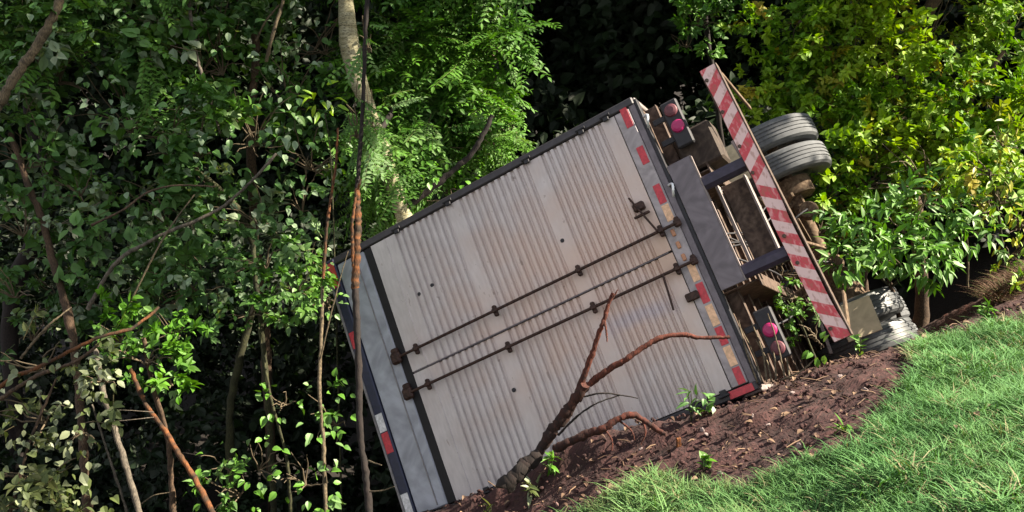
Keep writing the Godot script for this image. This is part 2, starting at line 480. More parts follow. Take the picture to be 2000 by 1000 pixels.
# blobs: [px, py, depth, rx px, ry px, rz m or 0]; scatters sprigs through soft ellipsoids, in clumps
func scatter(parent: Node3D, called: String, kind: String, tone: String, blobs: Array, per_m3: float, size := 1.0, gap := -0.15, material := "leaf") -> void:
	var xf := [[], [], [], []]
	var cols := [[], [], [], []]
	var o := parent.position if parent else Vector3.ZERO
	for b in blobs:
		var c: Vector3 = b[0] if b[0] is Vector3 else at(b[0], b[1], b[2])
		var rx: float = b[1] if b[0] is Vector3 else b[3] / FOCAL * b[2]
		var ry: float = b[2] if b[0] is Vector3 else b[4] / FOCAL * b[2]
		var rz: float = b[3] if b[0] is Vector3 else (b[5] if b[5] > 0.0 else minf((rx + ry) * 0.45, 1.0))
		var n := int(per_m3 * 4.19 * rx * ry * rz)
		for i in n:
			var q := rv() * pow(rng.randf(), 0.42)
			var wob := 1.0 + 0.35 * nz.get_noise_3d(q.x * 70.0 + c.x * 100, q.y * 70.0 + c.y * 100, q.z * 70.0)
			var p := c + Vector3(q.x * rx, q.y * ry, q.z * rz) * wob
			if nz2.get_noise_3d(p.x * 75.0, p.y * 75.0, p.z * 75.0) < gap: continue
			if p.y < ground(p.x, p.z) + 0.05: continue
			var flow := Vector3(nz.get_noise_3d(p.x * 110.0, p.y * 110.0, p.z * 110.0), nz.get_noise_3d(p.y * 110.0 + 300, p.x * 110.0, p.z * 110.0) * 0.6, nz.get_noise_3d(p.z * 110.0 + 700, p.y * 110.0, p.x * 110.0)) * 2.2
			var dir := (q * 0.6 + flow + rv() * 0.4 + Vector3(0, -0.25, 0.25)).normalized()
			var up := (Vector3.UP + rv() * 0.35 + Vector3(0, 0, 0.35)).normalized()
			var k := rng.randi() % 4
			xf[k].append(turned(dir, up, size * rng.randf_range(0.6, 1.35), p - o))
			cols[k].append(tint(tone, p))
	if parent and not (blobs[0][0] is Vector3):               # the bare twigs that carry the sprigs
		var tw := st_new()
		for b in blobs:
			var c := at(b[0], b[1], b[2]) - o
			var rx: float = b[3] / FOCAL * b[2]
			var ry: float = b[4] / FOCAL * b[2]
			var start := c + Vector3(rng.randf_range(-0.3, 0.3) * rx, -0.5 * ry, -0.1)
			for i in 7:
				var q := rv()
				var tip := c + Vector3(q.x * rx, q.y * ry, absf(q.z) * rx * 0.5) * rng.randf_range(0.7, 1.0)
				var mid := start.lerp(tip, 0.5) + rv() * 0.12 * rx + Vector3(0, 0.1 * ry, 0)
				tube(tw, curve([start, mid, tip], 6, 0.02), [0.009, 0.008, 0.007, 0.006, 0.005, 0.004, 0.003], 4, 0.0, [], false)
		obj("twigs", tw, M.twig, parent).set_meta("kind", "stuff")
	for k in 4:
		if xf[k].is_empty(): continue
		var mm := MultiMesh.new()
		mm.transform_format = MultiMesh.TRANSFORM_3D
		mm.use_colors = true
		mm.mesh = spray[kind][k]
		mm.instance_count = xf[k].size()
		for i in xf[k].size():
			mm.set_instance_transform(i, xf[k][i])
			mm.set_instance_color(i, cols[k][i])
		var mi := MultiMeshInstance3D.new()
		mi.name = called if parent else numbered(called)
		mi.multimesh = mm
		mi.material_override = M[material]
		mi.set_meta("kind", "stuff")
		(parent if parent else self).add_child(mi, true)

var leaf_tones := {}
func toned(tone: String, i: int) -> StandardMaterial3D:
	var key := tone + str(i)
	if not leaf_tones.has(key):
		var m: StandardMaterial3D = M.leaf_gloss.duplicate()
		m.vertex_color_use_as_albedo = true
		var t: Array = TINT[tone]
		var c: Color = (t[0] as Color).lerp(t[1], 0.35 + 0.28 * i) if i < 3 else (t[1] as Color).lerp(t[3], 0.7)
		m.albedo_color = c.linear_to_srgb()
		leaf_tones[key] = m
	return leaf_tones[key]

func big_leaves(parent: Node3D, kind: String, tone: String, blobs: Array, count: int, size := 1.0, pale := 0.2) -> void:  # leaves one can pick out: a part each
	var o := parent.position
	for b in blobs:
		var c := at(b[0], b[1], b[2])
		var rx: float = b[3] / FOCAL * b[2]
		var ry: float = b[4] / FOCAL * b[2]
		var rz: float = b[5] if b[5] > 0.0 else minf((rx + ry) * 0.45, 1.0)
		for i in count:
			var q := rv()
			if q.z < -0.2: q.z = -q.z                          # on the open side, towards the light
			q *= rng.randf_range(0.75, 1.02)
			var p := c + Vector3(q.x * rx, q.y * ry, q.z * rz)
			if p.y < ground(p.x, p.z) + 0.06: continue
			var n := mesh_node("leaf", leaf_mesh["broad" if kind == "round" and rng.randf() < 0.35 else kind][rng.randi() % 3], toned(tone, 3 if rng.randf() < pale else rng.randi() % 3), parent)
			n.transform = turned((q + rv() * 0.7 + Vector3(0, -0.3, 0)).normalized(), (Vector3.UP + rv() * 0.6 + Vector3(0, 0, 0.5)).normalized(), size * rng.randf_range(0.7, 1.2), p - o)

# stems: [[px, py, depth] ..., radius at foot, radius at tip, bark]; the first is the trunk, the others branches
func plant(called: String, label: String, category: String, stems: Array, group := "") -> Node3D:
	var first: Array = stems[0][0]
	var f := at(first[0][0], first[0][1], first[0][2])
	var root := thing(called, label, category, Vector3(f.x, ground(f.x, f.z) - 0.05, f.z), group)
	for i in stems.size():
		var s: Array = stems[i]
		var pts := []
		if i == 0 and f.y > root.position.y + 0.1: pts.append(Vector3.ZERO)
		for q in s[0]: pts.append(at(q[0], q[1], q[2]) - root.position)
		add_stem(root, "trunk" if i == 0 else "branch", pts, s[1], s[2], s[3])
	return root

func add_stem(root: Node3D, called: String, pts: Array, r0: float, r1: float, bark: String, cols: Array = []) -> void:
	var n := maxi(8, pts.size() * 9)
	var line := curve(pts, n, minf(r0 * 0.35, 0.015))
	var rad := []
	for i in n + 1: rad.append(lerpf(r0, r1, float(i) / n) * (1.0 + 0.25 * nz.get_noise_2d(i * 21.0, pts[0].y * 300.0 + r0 * 5000.0)))
	var cc := []
	for i in n + 1:
		var k := 1.0 + nz2.get_noise_2d(i * 62.0, r0 * 9000.0) * 0.95
		var c := Color(k, k, k)
		if cols:
			var t := float(i) / n * (cols.size() - 1)
			var a: Color = cols[int(t)]
			c = a.lerp(cols[mini(int(t) + 1, cols.size() - 1)], t - int(t)) * k
		if bark == "bark_orange": c = c * Color(1, 1, 1).lerp(Color(0.22, 0.34, 0.55), clampf(0.45 + nz.get_noise_2d(i * 40.0, r0 * 9000.0 + r1 * 5000.0) * 1.8, 0, 1))
		cc.append(c)
	var st := st_new()
	tube(st, line, rad, 10 if r0 > 0.02 else 6, 0.25, cc)
	obj(called, st, M[bark], root)

func _ready() -> void:
	rng.seed = 20240607
	nz.seed = 5; nz.frequency = 0.01; nz.fractal_octaves = 3
	nz2.seed = 17; nz2.frequency = 0.01; nz2.fractal_octaves = 3
	# --- camera
	var cam := Camera3D.new()
	cam.name = "camera"
	cam.position = CAM
	cam.basis = cam_basis
	cam.fov = rad_to_deg(2.0 * atan(500.0 / FOCAL))
	cam.near = 0.05; cam.far = 400.0
	add_child(cam)
	cam.current = true
	# --- sky, sun and exposure
	var sky_m := ProceduralSkyMaterial.new()
	sky_m.sky_top_color = Color(0.46, 0.48, 0.51)
	sky_m.sky_horizon_color = Color(0.65, 0.635, 0.62)
	sky_m.sky_curve = 0.2
	sky_m.ground_bottom_color = Color(0.12, 0.13, 0.10)
	sky_m.ground_horizon_color = Color(0.45, 0.46, 0.44)
	var sk := Sky.new()
	sk.sky_material = sky_m
	var env := Environment.new()
	env.background_mode = Environment.BG_SKY
	env.sky = sk
	env.tonemap_mode = Environment.TONE_MAPPER_LINEAR
	env.tonemap_exposure = 4.1
	env.sdfgi_enabled = true; env.ssao_enabled = true; env.ssil_enabled = true
	var we := WorldEnvironment.new()
	we.name = "environment"
	we.environment = env
	add_child(we)
	var sun := DirectionalLight3D.new()
	sun.name = "sun"
	sun.light_energy = 1.6
	sun.light_color = Color(1.0, 0.95, 0.86)
	sun.light_angular_distance = 0.5
	sun.shadow_enabled = true
	add_child(sun)
	var el := deg_to_rad(42.0)
	var az := deg_to_rad(7.0)                                   # from the right
	var to_sun := Vector3(cos(el) * cos(az), sin(el), cos(el) * sin(az))
	sun.look_at_from_position(to_sun * 50.0, Vector3.ZERO, Vector3.UP)

	make_materials()
	make_sprays()
	build_ground()
	build_trailer()
	build_trees()
	build_right_bushes()
	build_far_wood()
	build_snags()
	build_grass()
	build_litter()
	build_small()

# ------------------------------------------------------------------ ground
func axis_steps(a: float, b: float, fine0: float, fine1: float, step: float) -> PackedFloat32Array:
	var left := []
	var x := fine0
	var s := step
	while x > a:
		s *= 1.18; x -= s; left.append(maxf(x, a))
	left.reverse()
	var out := PackedFloat32Array(left)
	x = fine0
	while x <= fine1:
		out.append(x); x += step
	s = step
	while x < b:
		out.append(minf(x, b)); s *= 1.18; x += s
	out.append(b)
	return out

func build_ground() -> void:
	var xs := axis_steps(-70, 70, -1.4, 5.4, 0.035)
	var zs := axis_steps(-110, 25, -9.6, -3.6, 0.035)
	var nx := xs.size()
	var arr := PackedVector3Array()
	var cols := PackedColorArray()
	var fine := FastNoiseLite.new()
	fine.seed = 77; fine.frequency = 2.2; fine.fractal_octaves = 4
	for z in zs:
		for x in xs:
			var h := ground(x, z)
			var s := soil_mask(x, z)
			var close := ss(3.0, 1.0, maxf(maxf(-1.4 - x, x - 5.4), maxf(-9.6 - z, z + 3.6)))
			var f := fine.get_noise_2d(x, z)
			h += close * (f * 0.035 + absf(fine.get_noise_2d(x * 2.7 + 9, z * 2.7)) * 0.035 - 0.008) * (0.35 + s)
			arr.append(Vector3(x, h, z))
			var c := Color(0.044, 0.018, 0.017).lerp(Color(0.092, 0.039, 0.035), clampf(0.5 + f * 0.9, 0, 1))
			c = Color(0.045, 0.050, 0.022).lerp(c, s)
			var litter := ss(-8.0, -9.5, z) * ss(0.4, 2.2, x - 1.5)
			c = c.lerp(Color(0.15, 0.058, 0.034), litter * clampf(0.5 + f, 0, 1))
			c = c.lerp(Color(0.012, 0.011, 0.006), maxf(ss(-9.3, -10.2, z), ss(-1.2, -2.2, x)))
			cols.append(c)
	var idx := PackedInt32Array()
	for j in zs.size() - 1:
		for i in nx - 1:
			var a := j * nx + i
			idx.append_array(PackedInt32Array([a, a + 1, a + nx, a + 1, a + nx + 1, a + nx]))
	var st := SurfaceTool.new()
	st.begin(Mesh.PRIMITIVE_TRIANGLES)
	for i in arr.size():
		st.set_color(cols[i]); st.add_vertex(arr[i])
	for i in idx: st.add_index(i)
	st.generate_normals()
	var g := obj("ground", st, M.earth)
	tag(g, "", "", "", "structure")

# ------------------------------------------------------------------ trailer
func rib_profile() -> Array:                                 # (height up the door, how far it stands out)
	var out := []
	var y := 0.19
	var flats := [[0.172, 0.30], [0.93, 1.045], [1.80, 1.915], [2.52, 2.60], [2.615, 2.77]]
	out.append(Vector2(0.172, 0.0))
	for i in flats.size() - 1:
		var a: float = flats[i][1]
		var b: float = flats[i + 1][0]
		out.append(Vector2(a, 0.0))
		var n := maxi(1, int(round((b - a) / 0.066)))
		var s := (b - a) / n
		if n > 1:
			for k in n:
				var q := a + s * k
				out.append(Vector2(q + s * 0.16, -0.021)); out.append(Vector2(q + s * 0.42, -0.021))
				out.append(Vector2(q + s * 0.56, 0.003)); out.append(Vector2(q + s * 0.98, 0.003))
		else:
			out.append(Vector2(a + 0.004, 0.008)); out.append(Vector2(b - 0.004, 0.008))
		out.append(Vector2(b, 0.0))
	out.append(Vector2(2.77, 0.0))
	return out

func door_leaf(x0: float, x1: float) -> SurfaceTool:
	var st := st_new()
	var pr := rib_profile()
	var n := 6
	for i in pr.size() - 1:
		var p: Vector2 = pr[i]
		var q: Vector2 = pr[i + 1]
		if q.x - p.x < 1e-5 and absf(q.y - p.y) < 1e-5: continue
		var nn := Vector3(0, -(q.y - p.y), q.x - p.x).normalized()
		for k in n:
			var a := lerpf(x0, x1, float(k) / n)
			var b := lerpf(x0, x1, float(k + 1) / n)
			var U := func(x: float, y: float) -> Vector2: return Vector2(x / 2.6 + 0.5, y / 3.0)
			var w := func(x: float, y: float) -> float: return nz2.get_noise_2d(x * 45.0, y * 45.0) * 0.012 + nz.get_noise_2d(x * 30.0 + 40.0, y * 22.0) * 0.02
			var A := Vector3(a, p.x, p.y + w.call(a, p.x)); var B := Vector3(b, p.x, p.y + w.call(b, p.x))
			var C := Vector3(b, q.x, q.y + w.call(b, q.x)); var D := Vector3(a, q.x, q.y + w.call(a, q.x))
			v(st, A, nn, U.call(a, p.x)); v(st, C, nn, U.call(b, q.x)); v(st, B, nn, U.call(b, p.x))
			v(st, A, nn, U.call(a, p.x)); v(st, D, nn, U.call(a, q.x)); v(st, C, nn, U.call(b, q.x))
	# edges and back of the leaf
	var mid := Vector3((x0 + x1) / 2, 1.5, 0.1)
	for e in [[Vector3(x0, 0.172, -0.003), Vector3(x0, 2.77, -0.003)], [Vector3(x1, 0.172, -0.003), Vector3(x1, 2.77, -0.003)], [Vector3(x0, 0.172, -0.003), Vector3(x1, 0.172, -0.003)], [Vector3(x0, 2.77, -0.003), Vector3(x1, 2.77, -0.003)]]:
		quad(st, e[0], e[1], e[1] - Vector3(0, 0, 0.045), e[0] - Vector3(0, 0, 0.045), mid)
	return st

func tyre(name_x: float, z: float, root: Node3D) -> void:
	var w := Node3D.new()
	w.name = "wheel"
	root.add_child(w, true)
	w.position = Vector3(name_x, -0.70, z)
	var st := st_new()
	var pr := [Vector2(-0.095, 0.27), Vector2(-0.125, 0.34), Vector2(-0.138, 0.41), Vector2(-0.128, 0.465), Vector2(-0.108, 0.493)]
	for g in [-0.062, -0.021, 0.021, 0.062]:
		pr.append_array([Vector2(g - 0.009, 0.500), Vector2(g - 0.006, 0.490), Vector2(g + 0.006, 0.490), Vector2(g + 0.009, 0.500)])
	pr.append_array([Vector2(0.108, 0.493), Vector2(0.128, 0.465), Vector2(0.138, 0.41), Vector2(0.125, 0.34), Vector2(0.095, 0.27)])
	lathe(st, pr, 56)
	obj("tyre", st, M.tyre_glint if name_x < 0.0 and z > -3.0 else M.tyre, w)
	st = st_new()
	lathe(st, [Vector2(-0.10, 0.275), Vector2(-0.085, 0.25), Vector2(-0.03, 0.235), Vector2(0.03, 0.12), Vector2(0.05, 0.10), Vector2(0.06, 0.0)], 32)
	lathe(st, [Vector2(0.0, 0.2), Vector2(0.06, 0.235), Vector2(0.085, 0.25), Vector2(0.10, 0.275)], 32)
	obj("rim", st, M.rim, w)

func build_trailer() -> void:
	var X := Vector3(-0.3422, 0.8997, -0.2710)
	var Y := Vector3(-0.8411, -0.4219, -0.3385)
	var Z := Vector3(-0.4189, 0.1121, 0.9011)
	var b := cam_basis * Basis(X, Y, Z)
	b = b.orthonormalized()
	var T := thing("box_trailer", "silver ribbed box trailer overturned on its side in the ditch", "trailer")
	T.transform = Transform3D(b, CAM + cam_basis * Vector3(1.426, 0.148, -7.691))
	var st := st_new()
	var L := 9.0
	# box
	for s in [-1.0, 1.0]:
		st = st_new(); box(st, Vector3(1.292 * s, 1.64, -L / 2 - 0.07), Vector3(0.03, 3.3, L), 0.004); obj("side_panel", st, M.panel_white, T)
		for k in 8:
			st = st_new(); box(st, Vector3(1.309 * s, 1.64, -0.9 - k * 1.1), Vector3(0.004, 3.1, 0.05), 0.001); obj("side_seam", st, M.frame, T)
		st = st_new(); box(st, Vector3(1.30 * s, 3.27, -L / 2 - 0.07), Vector3(0.06, 0.10, L), 0.01); obj("roof_rail", st, M.frame, T)
		st = st_new(); box(st, Vector3(1.30 * s, 0.04, -L / 2 - 0.07), Vector3(0.05, 0.16, L), 0.008); obj("bottom_rail", st, M.rail_light, T)
	st = st_new(); box(st, Vector3(0, 3.30, -L / 2 - 0.07), Vector3(2.54, 0.025, L), 0.003); obj("roof", st, M.panel_white, T)
	st = st_new(); box(st, Vector3(0, 1.64, -L - 0.09), Vector3(2.54, 3.2, 0.04), 0.003); obj("front_wall", st, M.panel_white, T)
	st = st_new(); box(st, Vector3(0, -0.005, -L / 2 - 0.1), Vector3(2.54, 0.035, L - 0.1), 0.003); obj("floor", st, M.rail, T)
	# rear frame
	for s in [-1.0, 1.0]:
		st = st_new(); box(st, Vector3(1.276 * s, 1.62, -0.03), Vector3(0.070, 3.3, 0.085), 0.01); obj("corner_post", st, M.post_dark, T)
		for y in [0.24, 0.48, 1.03, 1.87, 2.45]:
			st = st_new(); box(st, Vector3(1.245 * s, y, 0.022), Vector3(0.06, 0.055, 0.022), 0.006)
			tube(st, [Vector3(1.262 * s, y - 0.045, 0.03), Vector3(1.262 * s, y + 0.045, 0.03)], [0.012, 0.012], 8)
			obj("hinge", st, M.dark_steel, T)
	st = st_new(); box(st, Vector3(0, 0.098, -0.03), Vector3(2.46, 0.136, 0.075), 0.006); obj("sill", st, M.sill, T)
	st = st_new(); box(st, Vector3(0, 0.0, -0.036), Vector3(2.5, 0.056, 0.075), 0.006); obj("sill_channel", st, M.plate, T)
	st = st_new(); box(st, Vector3(0, -0.044, -0.045), Vector3(2.56, 0.028, 0.09), 0.004); obj("sill_lip", st, M.dark_steel, T)
	st = st_new(); box(st, Vector3(0, 3.02, -0.035), Vector3(2.46, 0.32, 0.08), 0.012); obj("header", st, M.header, T)
	st = st_new(); box(st, Vector3(0, 2.955, 0.008), Vector3(2.40, 0.012, 0.012), 0.003); obj("header_trim", st, M.frame, T)
	st = st_new(); box(st, Vector3(0, 3.232, -0.022), Vector3(2.60, 0.096, 0.09), 0.01); obj("header_rail", st, M.navy, T)
	st = st_new(); box(st, Vector3(0, 3.297, -0.02), Vector3(2.60, 0.026, 0.075), 0.006); obj("header_edge", st, M.frame, T)
	st = st_new(); box(st, Vector3(0, 2.815, -0.02), Vector3(2.46, 0.082, 0.045), 0.006); obj("door_seal", st, M.rubber, T)
	# tape on the frame
	for p in [[1.26, 1.07, "tape_red"], [0.88, 0.72, "tape_red"], [0.52, 0.35, "tape_red"], [0.335, 0.19, "tape_peach"], [-0.19, -0.35, "tape_peach"], [-0.37, -0.54, "tape_red"], [-0.56, -0.735, "tape_peach"], [-0.75, -0.90, "tape_red"], [-0.915, -1.075, "tape_peach"], [-1.09, -1.225, "tape_red"]]:
		st = st_new(); box(st, Vector3((p[0] + p[1]) / 2, 0.075, 0.0095), Vector3(absf(p[0] - p[1]), 0.062, 0.004), 0.001)
		obj("reflective_tape", st, M[p[2]], T)
	st = st_new(); box(st, Vector3(-1.275, 0.105, 0.0145), Vector3(0.06, 0.20, 0.004), 0.001); obj("reflective_tape", st, M.tape_red, T)
	for p in [[1.27, 1.02, "tape_red"], [0.56, 0.40, "tape_red"], [-0.25, -0.42, "tape_white"], [-0.43, -0.62, "tape_red"], [-1.0, -1.2, "tape_white"]]:
		st = st_new(); box(st, Vector3((p[0] + p[1]) / 2, 3.235, 0.0245), Vector3(absf(p[0] - p[1]), 0.075, 0.004), 0.001)
		obj("reflective_tape", st, M[p[2]], T)
	for x in [0.09, -0.02, -0.13]:
		st = st_new(); box(st, Vector3(x, 0.10, 0.012), Vector3(0.06, 0.032, 0.02), 0.008)
		obj("marker_lamp", st, M.amber, T)
	# doors, each with its rod, brackets and handle
	for s in [1.0, -1.0]:
		var d: MeshInstance3D = obj("door", door_leaf(-0.03, 1.232) if s > 0 else door_leaf(-1.232, -0.05), M.door, T)
		var rx := 0.14 if s > 0 else -0.20
		st = st_new(); tube(st, [Vector3(rx, 0.03, 0.06), Vector3(rx, 1.4, 0.062), Vector3(rx, 2.88, 0.06)], [0.0135, 0.0135, 0.0135], 10); obj("lock_rod", st, M.rod, d)
		for y in [0.18, 0.95, 1.79, 2.64]:
			st = st_new(); box(st, Vector3(rx, y, 0.04), Vector3(0.10, 0.036, 0.04), 0.008); box(st, Vector3(rx, y, 0.066), Vector3(0.04, 0.045, 0.03), 0.008); obj("rod_bracket", st, M.rod, d)
		for y in [0.03, 2.86]:
			st = st_new(); var cs := 0.6 if y < 1.0 else 1.0; box(st, Vector3(rx, y, 0.05), Vector3(0.11, 0.10, 0.06) * cs, 0.02); box(st, Vector3(rx + 0.05 * cs, y, 0.035), Vector3(0.09, 0.07, 0.05) * cs, 0.012); obj("cam_lock", st, M.rod, d)
		st = st_new()
		if s > 0:
			bar(st, Vector3(0.14, 0.20, 0.075), Vector3(0.50, 0.31, 0.085), 0.022, 0.016); box(st, Vector3(0.40, 0.265, 0.06), Vector3(0.075, 0.10, 0.05), 0.012)
			bar(st, Vector3(0.33, 0.20, 0.05), Vector3(0.33, 0.34, 0.05), 0.03, 0.02)
		else:
			bar(st, Vector3(-0.20, 0.30, 0.075), Vector3(-0.50, 0.33, 0.085), 0.020, 0.016)
			box(st, Vector3(-0.45, 0.16, 0.03), Vector3(0.07, 0.11, 0.03), 0.01)
		obj("handle", st, M.rod, d)
	st = st_new(); box(st, Vector3(-0.04, 1.48, 0.005), Vector3(0.010, 2.56, 0.010), 0.004); obj("door_seam", st, M.plate, T)
	for q in [Vector2(0.45, 1.0), Vector2(-0.55, 1.9), Vector2(0.62, 2.3), Vector2(0.60, 2.45)]:
		st = st_new(); lathe(st, [Vector2(-0.004, 0.02), Vector2(0.004, 0.017), Vector2(0.006, 0.0)], 12)
		var rv_ := obj("rivet", st, M.dark_steel, T)
		rv_.transform = Transform3D(Basis(Vector3(0, 0, 1), Vector3(0, 1, 0), Vector3(-1, 0, 0)), Vector3(q.x, q.y, 0.006))
	# under the sill
	st = st_new(); box(st, Vector3(0.06, -0.165, -0.01), Vector3(1.12, 0.205, 0.016), 0.004); obj("lower_plate", st, M.plate, T)
	st = st_new(); box(st, Vector3(0.06, -0.272, -0.03), Vector3(1.12, 0.012, 0.06), 0.003); obj("plate_flange", st, M.rail_light, T)
	for s in [-1.0, 1.0]:
		var lamp := Node3D.new(); lamp.name = "tail_lamp"; T.add_child(lamp, true)
		lamp.position = Vector3(0.95 * s - 0.0, -0.27, -0.12)
		st = st_new(); box(st, Vector3(0, 0, 0), Vector3(0.42, 0.15, 0.06), 0.012); box(st, Vector3(0.1, 0.12, -0.02), Vector3(0.05, 0.14, 0.02), 0.004); box(st, Vector3(-0.1, 0.12, -0.02), Vector3(0.05, 0.14, 0.02), 0.004); obj("housing", st, M.dark_steel, lamp)
		for k in [[-0.12, "lens_dusty"], [0.03, "lens"]]:
			st = st_new(); lathe(st, [Vector2(0.0, 0.058), Vector2(0.018, 0.05), Vector2(0.026, 0.03), Vector2(0.028, 0.0)], 20)
			var ln := obj("lens", st, M[k[1]], lamp)
			ln.transform = Transform3D(Basis(Vector3(0, 0, 1), Vector3(0, 1, 0), Vector3(-1, 0, 0)), Vector3(k[0] * s * -1.0, 0, 0.031))
	# impact bar
	var bp := Node3D.new(); bp.name = "impact_bar"; T.add_child(bp, true)
	bp.position = Vector3(0, -0.715, 0.0)
	bp.rotation.z = 0.022
	st = st_new()
	var nb := 24
	for i in nb:
		var x0 := lerpf(-1.2, 1.2, float(i) / nb)
		var x1 := lerpf(-1.2, 1.2, float(i + 1) / nb)
		var off := func(x: float) -> Vector3: return Vector3(0, nz2.get_noise_2d(x * 70.0, 3.0) * 0.034, nz2.get_noise_2d(x * 60.0, 90.0) * 0.025)
		var o0: Vector3 = off.call(x0); var o1: Vector3 = off.call(x1)
		var A := Vector3(x0, -0.065, 0.05) + o0; var B := Vector3(x1, -0.065, 0.05) + o1; var C := Vector3(x1, 0.065, 0.05) + o1; var D := Vector3(x0, 0.065, 0.05) + o0
		var u0 := 0.5 - x0 / 2.4; var u1 := 0.5 - x1 / 2.4
		var fn := Vector3(0, 0, 1)
		v(st, A, fn, Vector2(u0, 1)); v(st, C, fn, Vector2(u1, 0)); v(st, B, fn, Vector2(u1, 1))
		v(st, A, fn, Vector2(u0, 1)); v(st, D, fn, Vector2(u0, 0)); v(st, C, fn, Vector2(u1, 0))
	obj("striped_face", st, M.bumper, bp)
	st = st_new(); box(st, Vector3(0, 0, -0.008), Vector3(2.4, 0.135, 0.075), 0.012); obj("beam", st, M.rail, bp)
	st = st_new(); box(st, Vector3(0, -0.078, 0.01), Vector3(2.4, 0.016, 0.10), 0.004); obj("beam_lip", st, M.rail, bp)
	for s in [-1.0, 1.0]:
		st = st_new(); bar(st, Vector3(1.12 * s, -0.08, -0.03), Vector3(0.85 * s, -0.14, -0.35), 0.05, 0.02); obj("brace", st, M.dusty, bp)
	for x in [0.36, -0.43]:
		st = st_new(); box(st, Vector3(x, -0.46, -0.05), Vector3(0.115, 0.42, 0.10), 0.03); obj("bar_post", st, M.post, T)
	# chassis
	for s in [-1.0, 1.0]:
		st = st_new(); box(st, Vector3(0.50 * s, -0.03, -3.0), Vector3(0.11, 0.018, 5.6), 0.003); box(st, Vector3(0.50 * s, -0.19, -3.0), Vector3(0.014, 0.30, 5.6), 0.003); box(st, Vector3(0.50 * s, -0.345, -3.0), Vector3(0.12, 0.018, 5.6), 0.004); obj("frame_rail", st, M.rail, T)
	for k in 20:
		st = st_new(); box(st, Vector3(0, -0.085, -0.3 - k * 0.42), Vector3(2.5, 0.10, 0.02), 0.003); box(st, Vector3(0, -0.14, -0.3 - k * 0.42), Vector3(2.5, 0.012, 0.07), 0.003); obj("cross_member", st, M.rail, T)
	st = st_new(); box(st, Vector3(-0.05, -0.46, -0.32), Vector3(0.78, 0.20, 0.02), 0.003); obj("rear_cross_plate", st, M.rail, T)
	st = st_new(); box(st, Vector3(-0.05, -0.57, -0.30), Vector3(0.78, 0.022, 0.10), 0.004); obj("rear_cross_flange", st, M.rail_light, T)
	st = st_new(); box(st, Vector3(-0.05, -0.335, -0.28), Vector3(0.80, 0.03, 0.10), 0.004); obj("rear_cross_flange", st, M.rail_light, T)
	st = st_new(); box(st, Vector3(0.72, -0.33, -0.35), Vector3(0.36, 0.34, 0.30), 0.02); obj("tool_box", st, M.box_brown, T)
	for z in [-2.77, -4.05]:
		st = st_new(); tube(st, [Vector3(-1.25, -0.7, z), Vector3(-0.62, -0.7, z), Vector3(0.62, -0.7, z), Vector3(1.25, -0.7, z)], [0.06, 0.075, 0.075, 0.06], 16); obj("axle", st, M.dusty, T)
		for s in [-1.0, 1.0]:
			tyre(1.165 * s, z, T); tyre(0.835 * s, z, T)
			st = st_new(); lathe(st, [Vector2(-0.09, 0.0), Vector2(-0.09, 0.22), Vector2(0.09, 0.22), Vector2(0.09, 0.0)], 28, Vector3(0.62 * s, -0.7, z)); obj("brake_drum", st, M.dusty, T)
			for k in 5:
				var dz := 0.62 - k * 0.11
				var sag := 0.10 * (1 - k / 5.0)
				var ln2 := []
				for j in 9:
					var t := j / 8.0 * 2 - 1
					ln2.append(Vector3(0.50 * s, -0.55 - k * 0.0205 - 0.0 + sag * 0.0 + t * t * 0.10 * pow(dz / 0.62, 2), z + t * dz))
				st = st_new()
				for j in 8: bar(st, ln2[j], ln2[j + 1], 0.075, 0.018)
				obj("leaf_spring", st, M.dusty, T)
			st = st_new(); box(st, Vector3(0.5 * s, -0.45, z + 0.62), Vector3(0.10, 0.26, 0.12), 0.02); obj("spring_hanger", st, M.dusty, T)
			st = st_new(); box(st, Vector3(0.5 * s, -0.66, z), Vector3(0.12, 0.22, 0.14), 0.01); obj("spring_seat", st, M.dusty, T)
			st = st_new(); lathe(st, [Vector2(-0.08, 0.0), Vector2(-0.08, 0.085), Vector2(-0.01, 0.10), Vector2(0.01, 0.10), Vector2(0.09, 0.08), Vector2(0.09, 0.0)], 24); var bc := obj("brake_chamber", st, M.dusty, T)
			bc.transform = Transform3D(Basis(Vector3(0, 0, 1), Vector3(0, 1, 0), Vector3(-1, 0, 0)), Vector3(0.30 * s, -0.78, z + 0.24))
			st = st_new(); tube(st, curve([Vector3(0.3 * s, -0.78, z + 0.34), Vector3(0.22 * s, -0.62, z + 0.5), Vector3(0.1 * s, -0.5, z + 0.4), Vector3(0.05 * s, -0.35, z)], 12), [0.012, 0.012, 0.012, 0.012, 0.012, 0.012, 0.012, 0.012, 0.012, 0.012, 0.012, 0.012, 0.012], 6); obj("air_hose", st, M.dark_steel, T)
	st = st_new(); box_x(st, Transform3D(Basis(Vector3.RIGHT, 0.35) * Basis(Vector3.UP, -0.2), Vector3(-0.95, -0.80, -1.9)), Vector3(0.34, 0.34, 0.02), 0.006); obj("mud_flap", st, M.mud_flap, T)
	st = st_new(); box(st, Vector3(0.92, -0.36, -1.92), Vector3(0.40, 0.30, 0.02), 0.006); obj("mud_flap", st, M.mud_flap, T)
	for s in [-1.0, 1.0]:
		st = st_new(); bar(st, Vector3(0.55 * s, -0.50, -1.92), Vector3(1.15 * s, -0.44, -1.92), 0.03, 0.03); obj("flap_hanger", st, M.rail_light, T)
	for x in [-1.1, -0.55, -0.32, 0.24, 0.48, 0.8, 1.1]:
		st = st_new(); lathe(st, [Vector2(0.0, 0.016), Vector2(0.010, 0.016), Vector2(0.012, 0.0)], 6)
		var bolt := obj("bolt", st, M.rail, bp)
		bolt.transform = Transform3D(Basis(Vector3(0, 0, 1), Vector3(0, 1, 0), Vector3(-1, 0, 0)), Vector3(x, 0.04, 0.055))
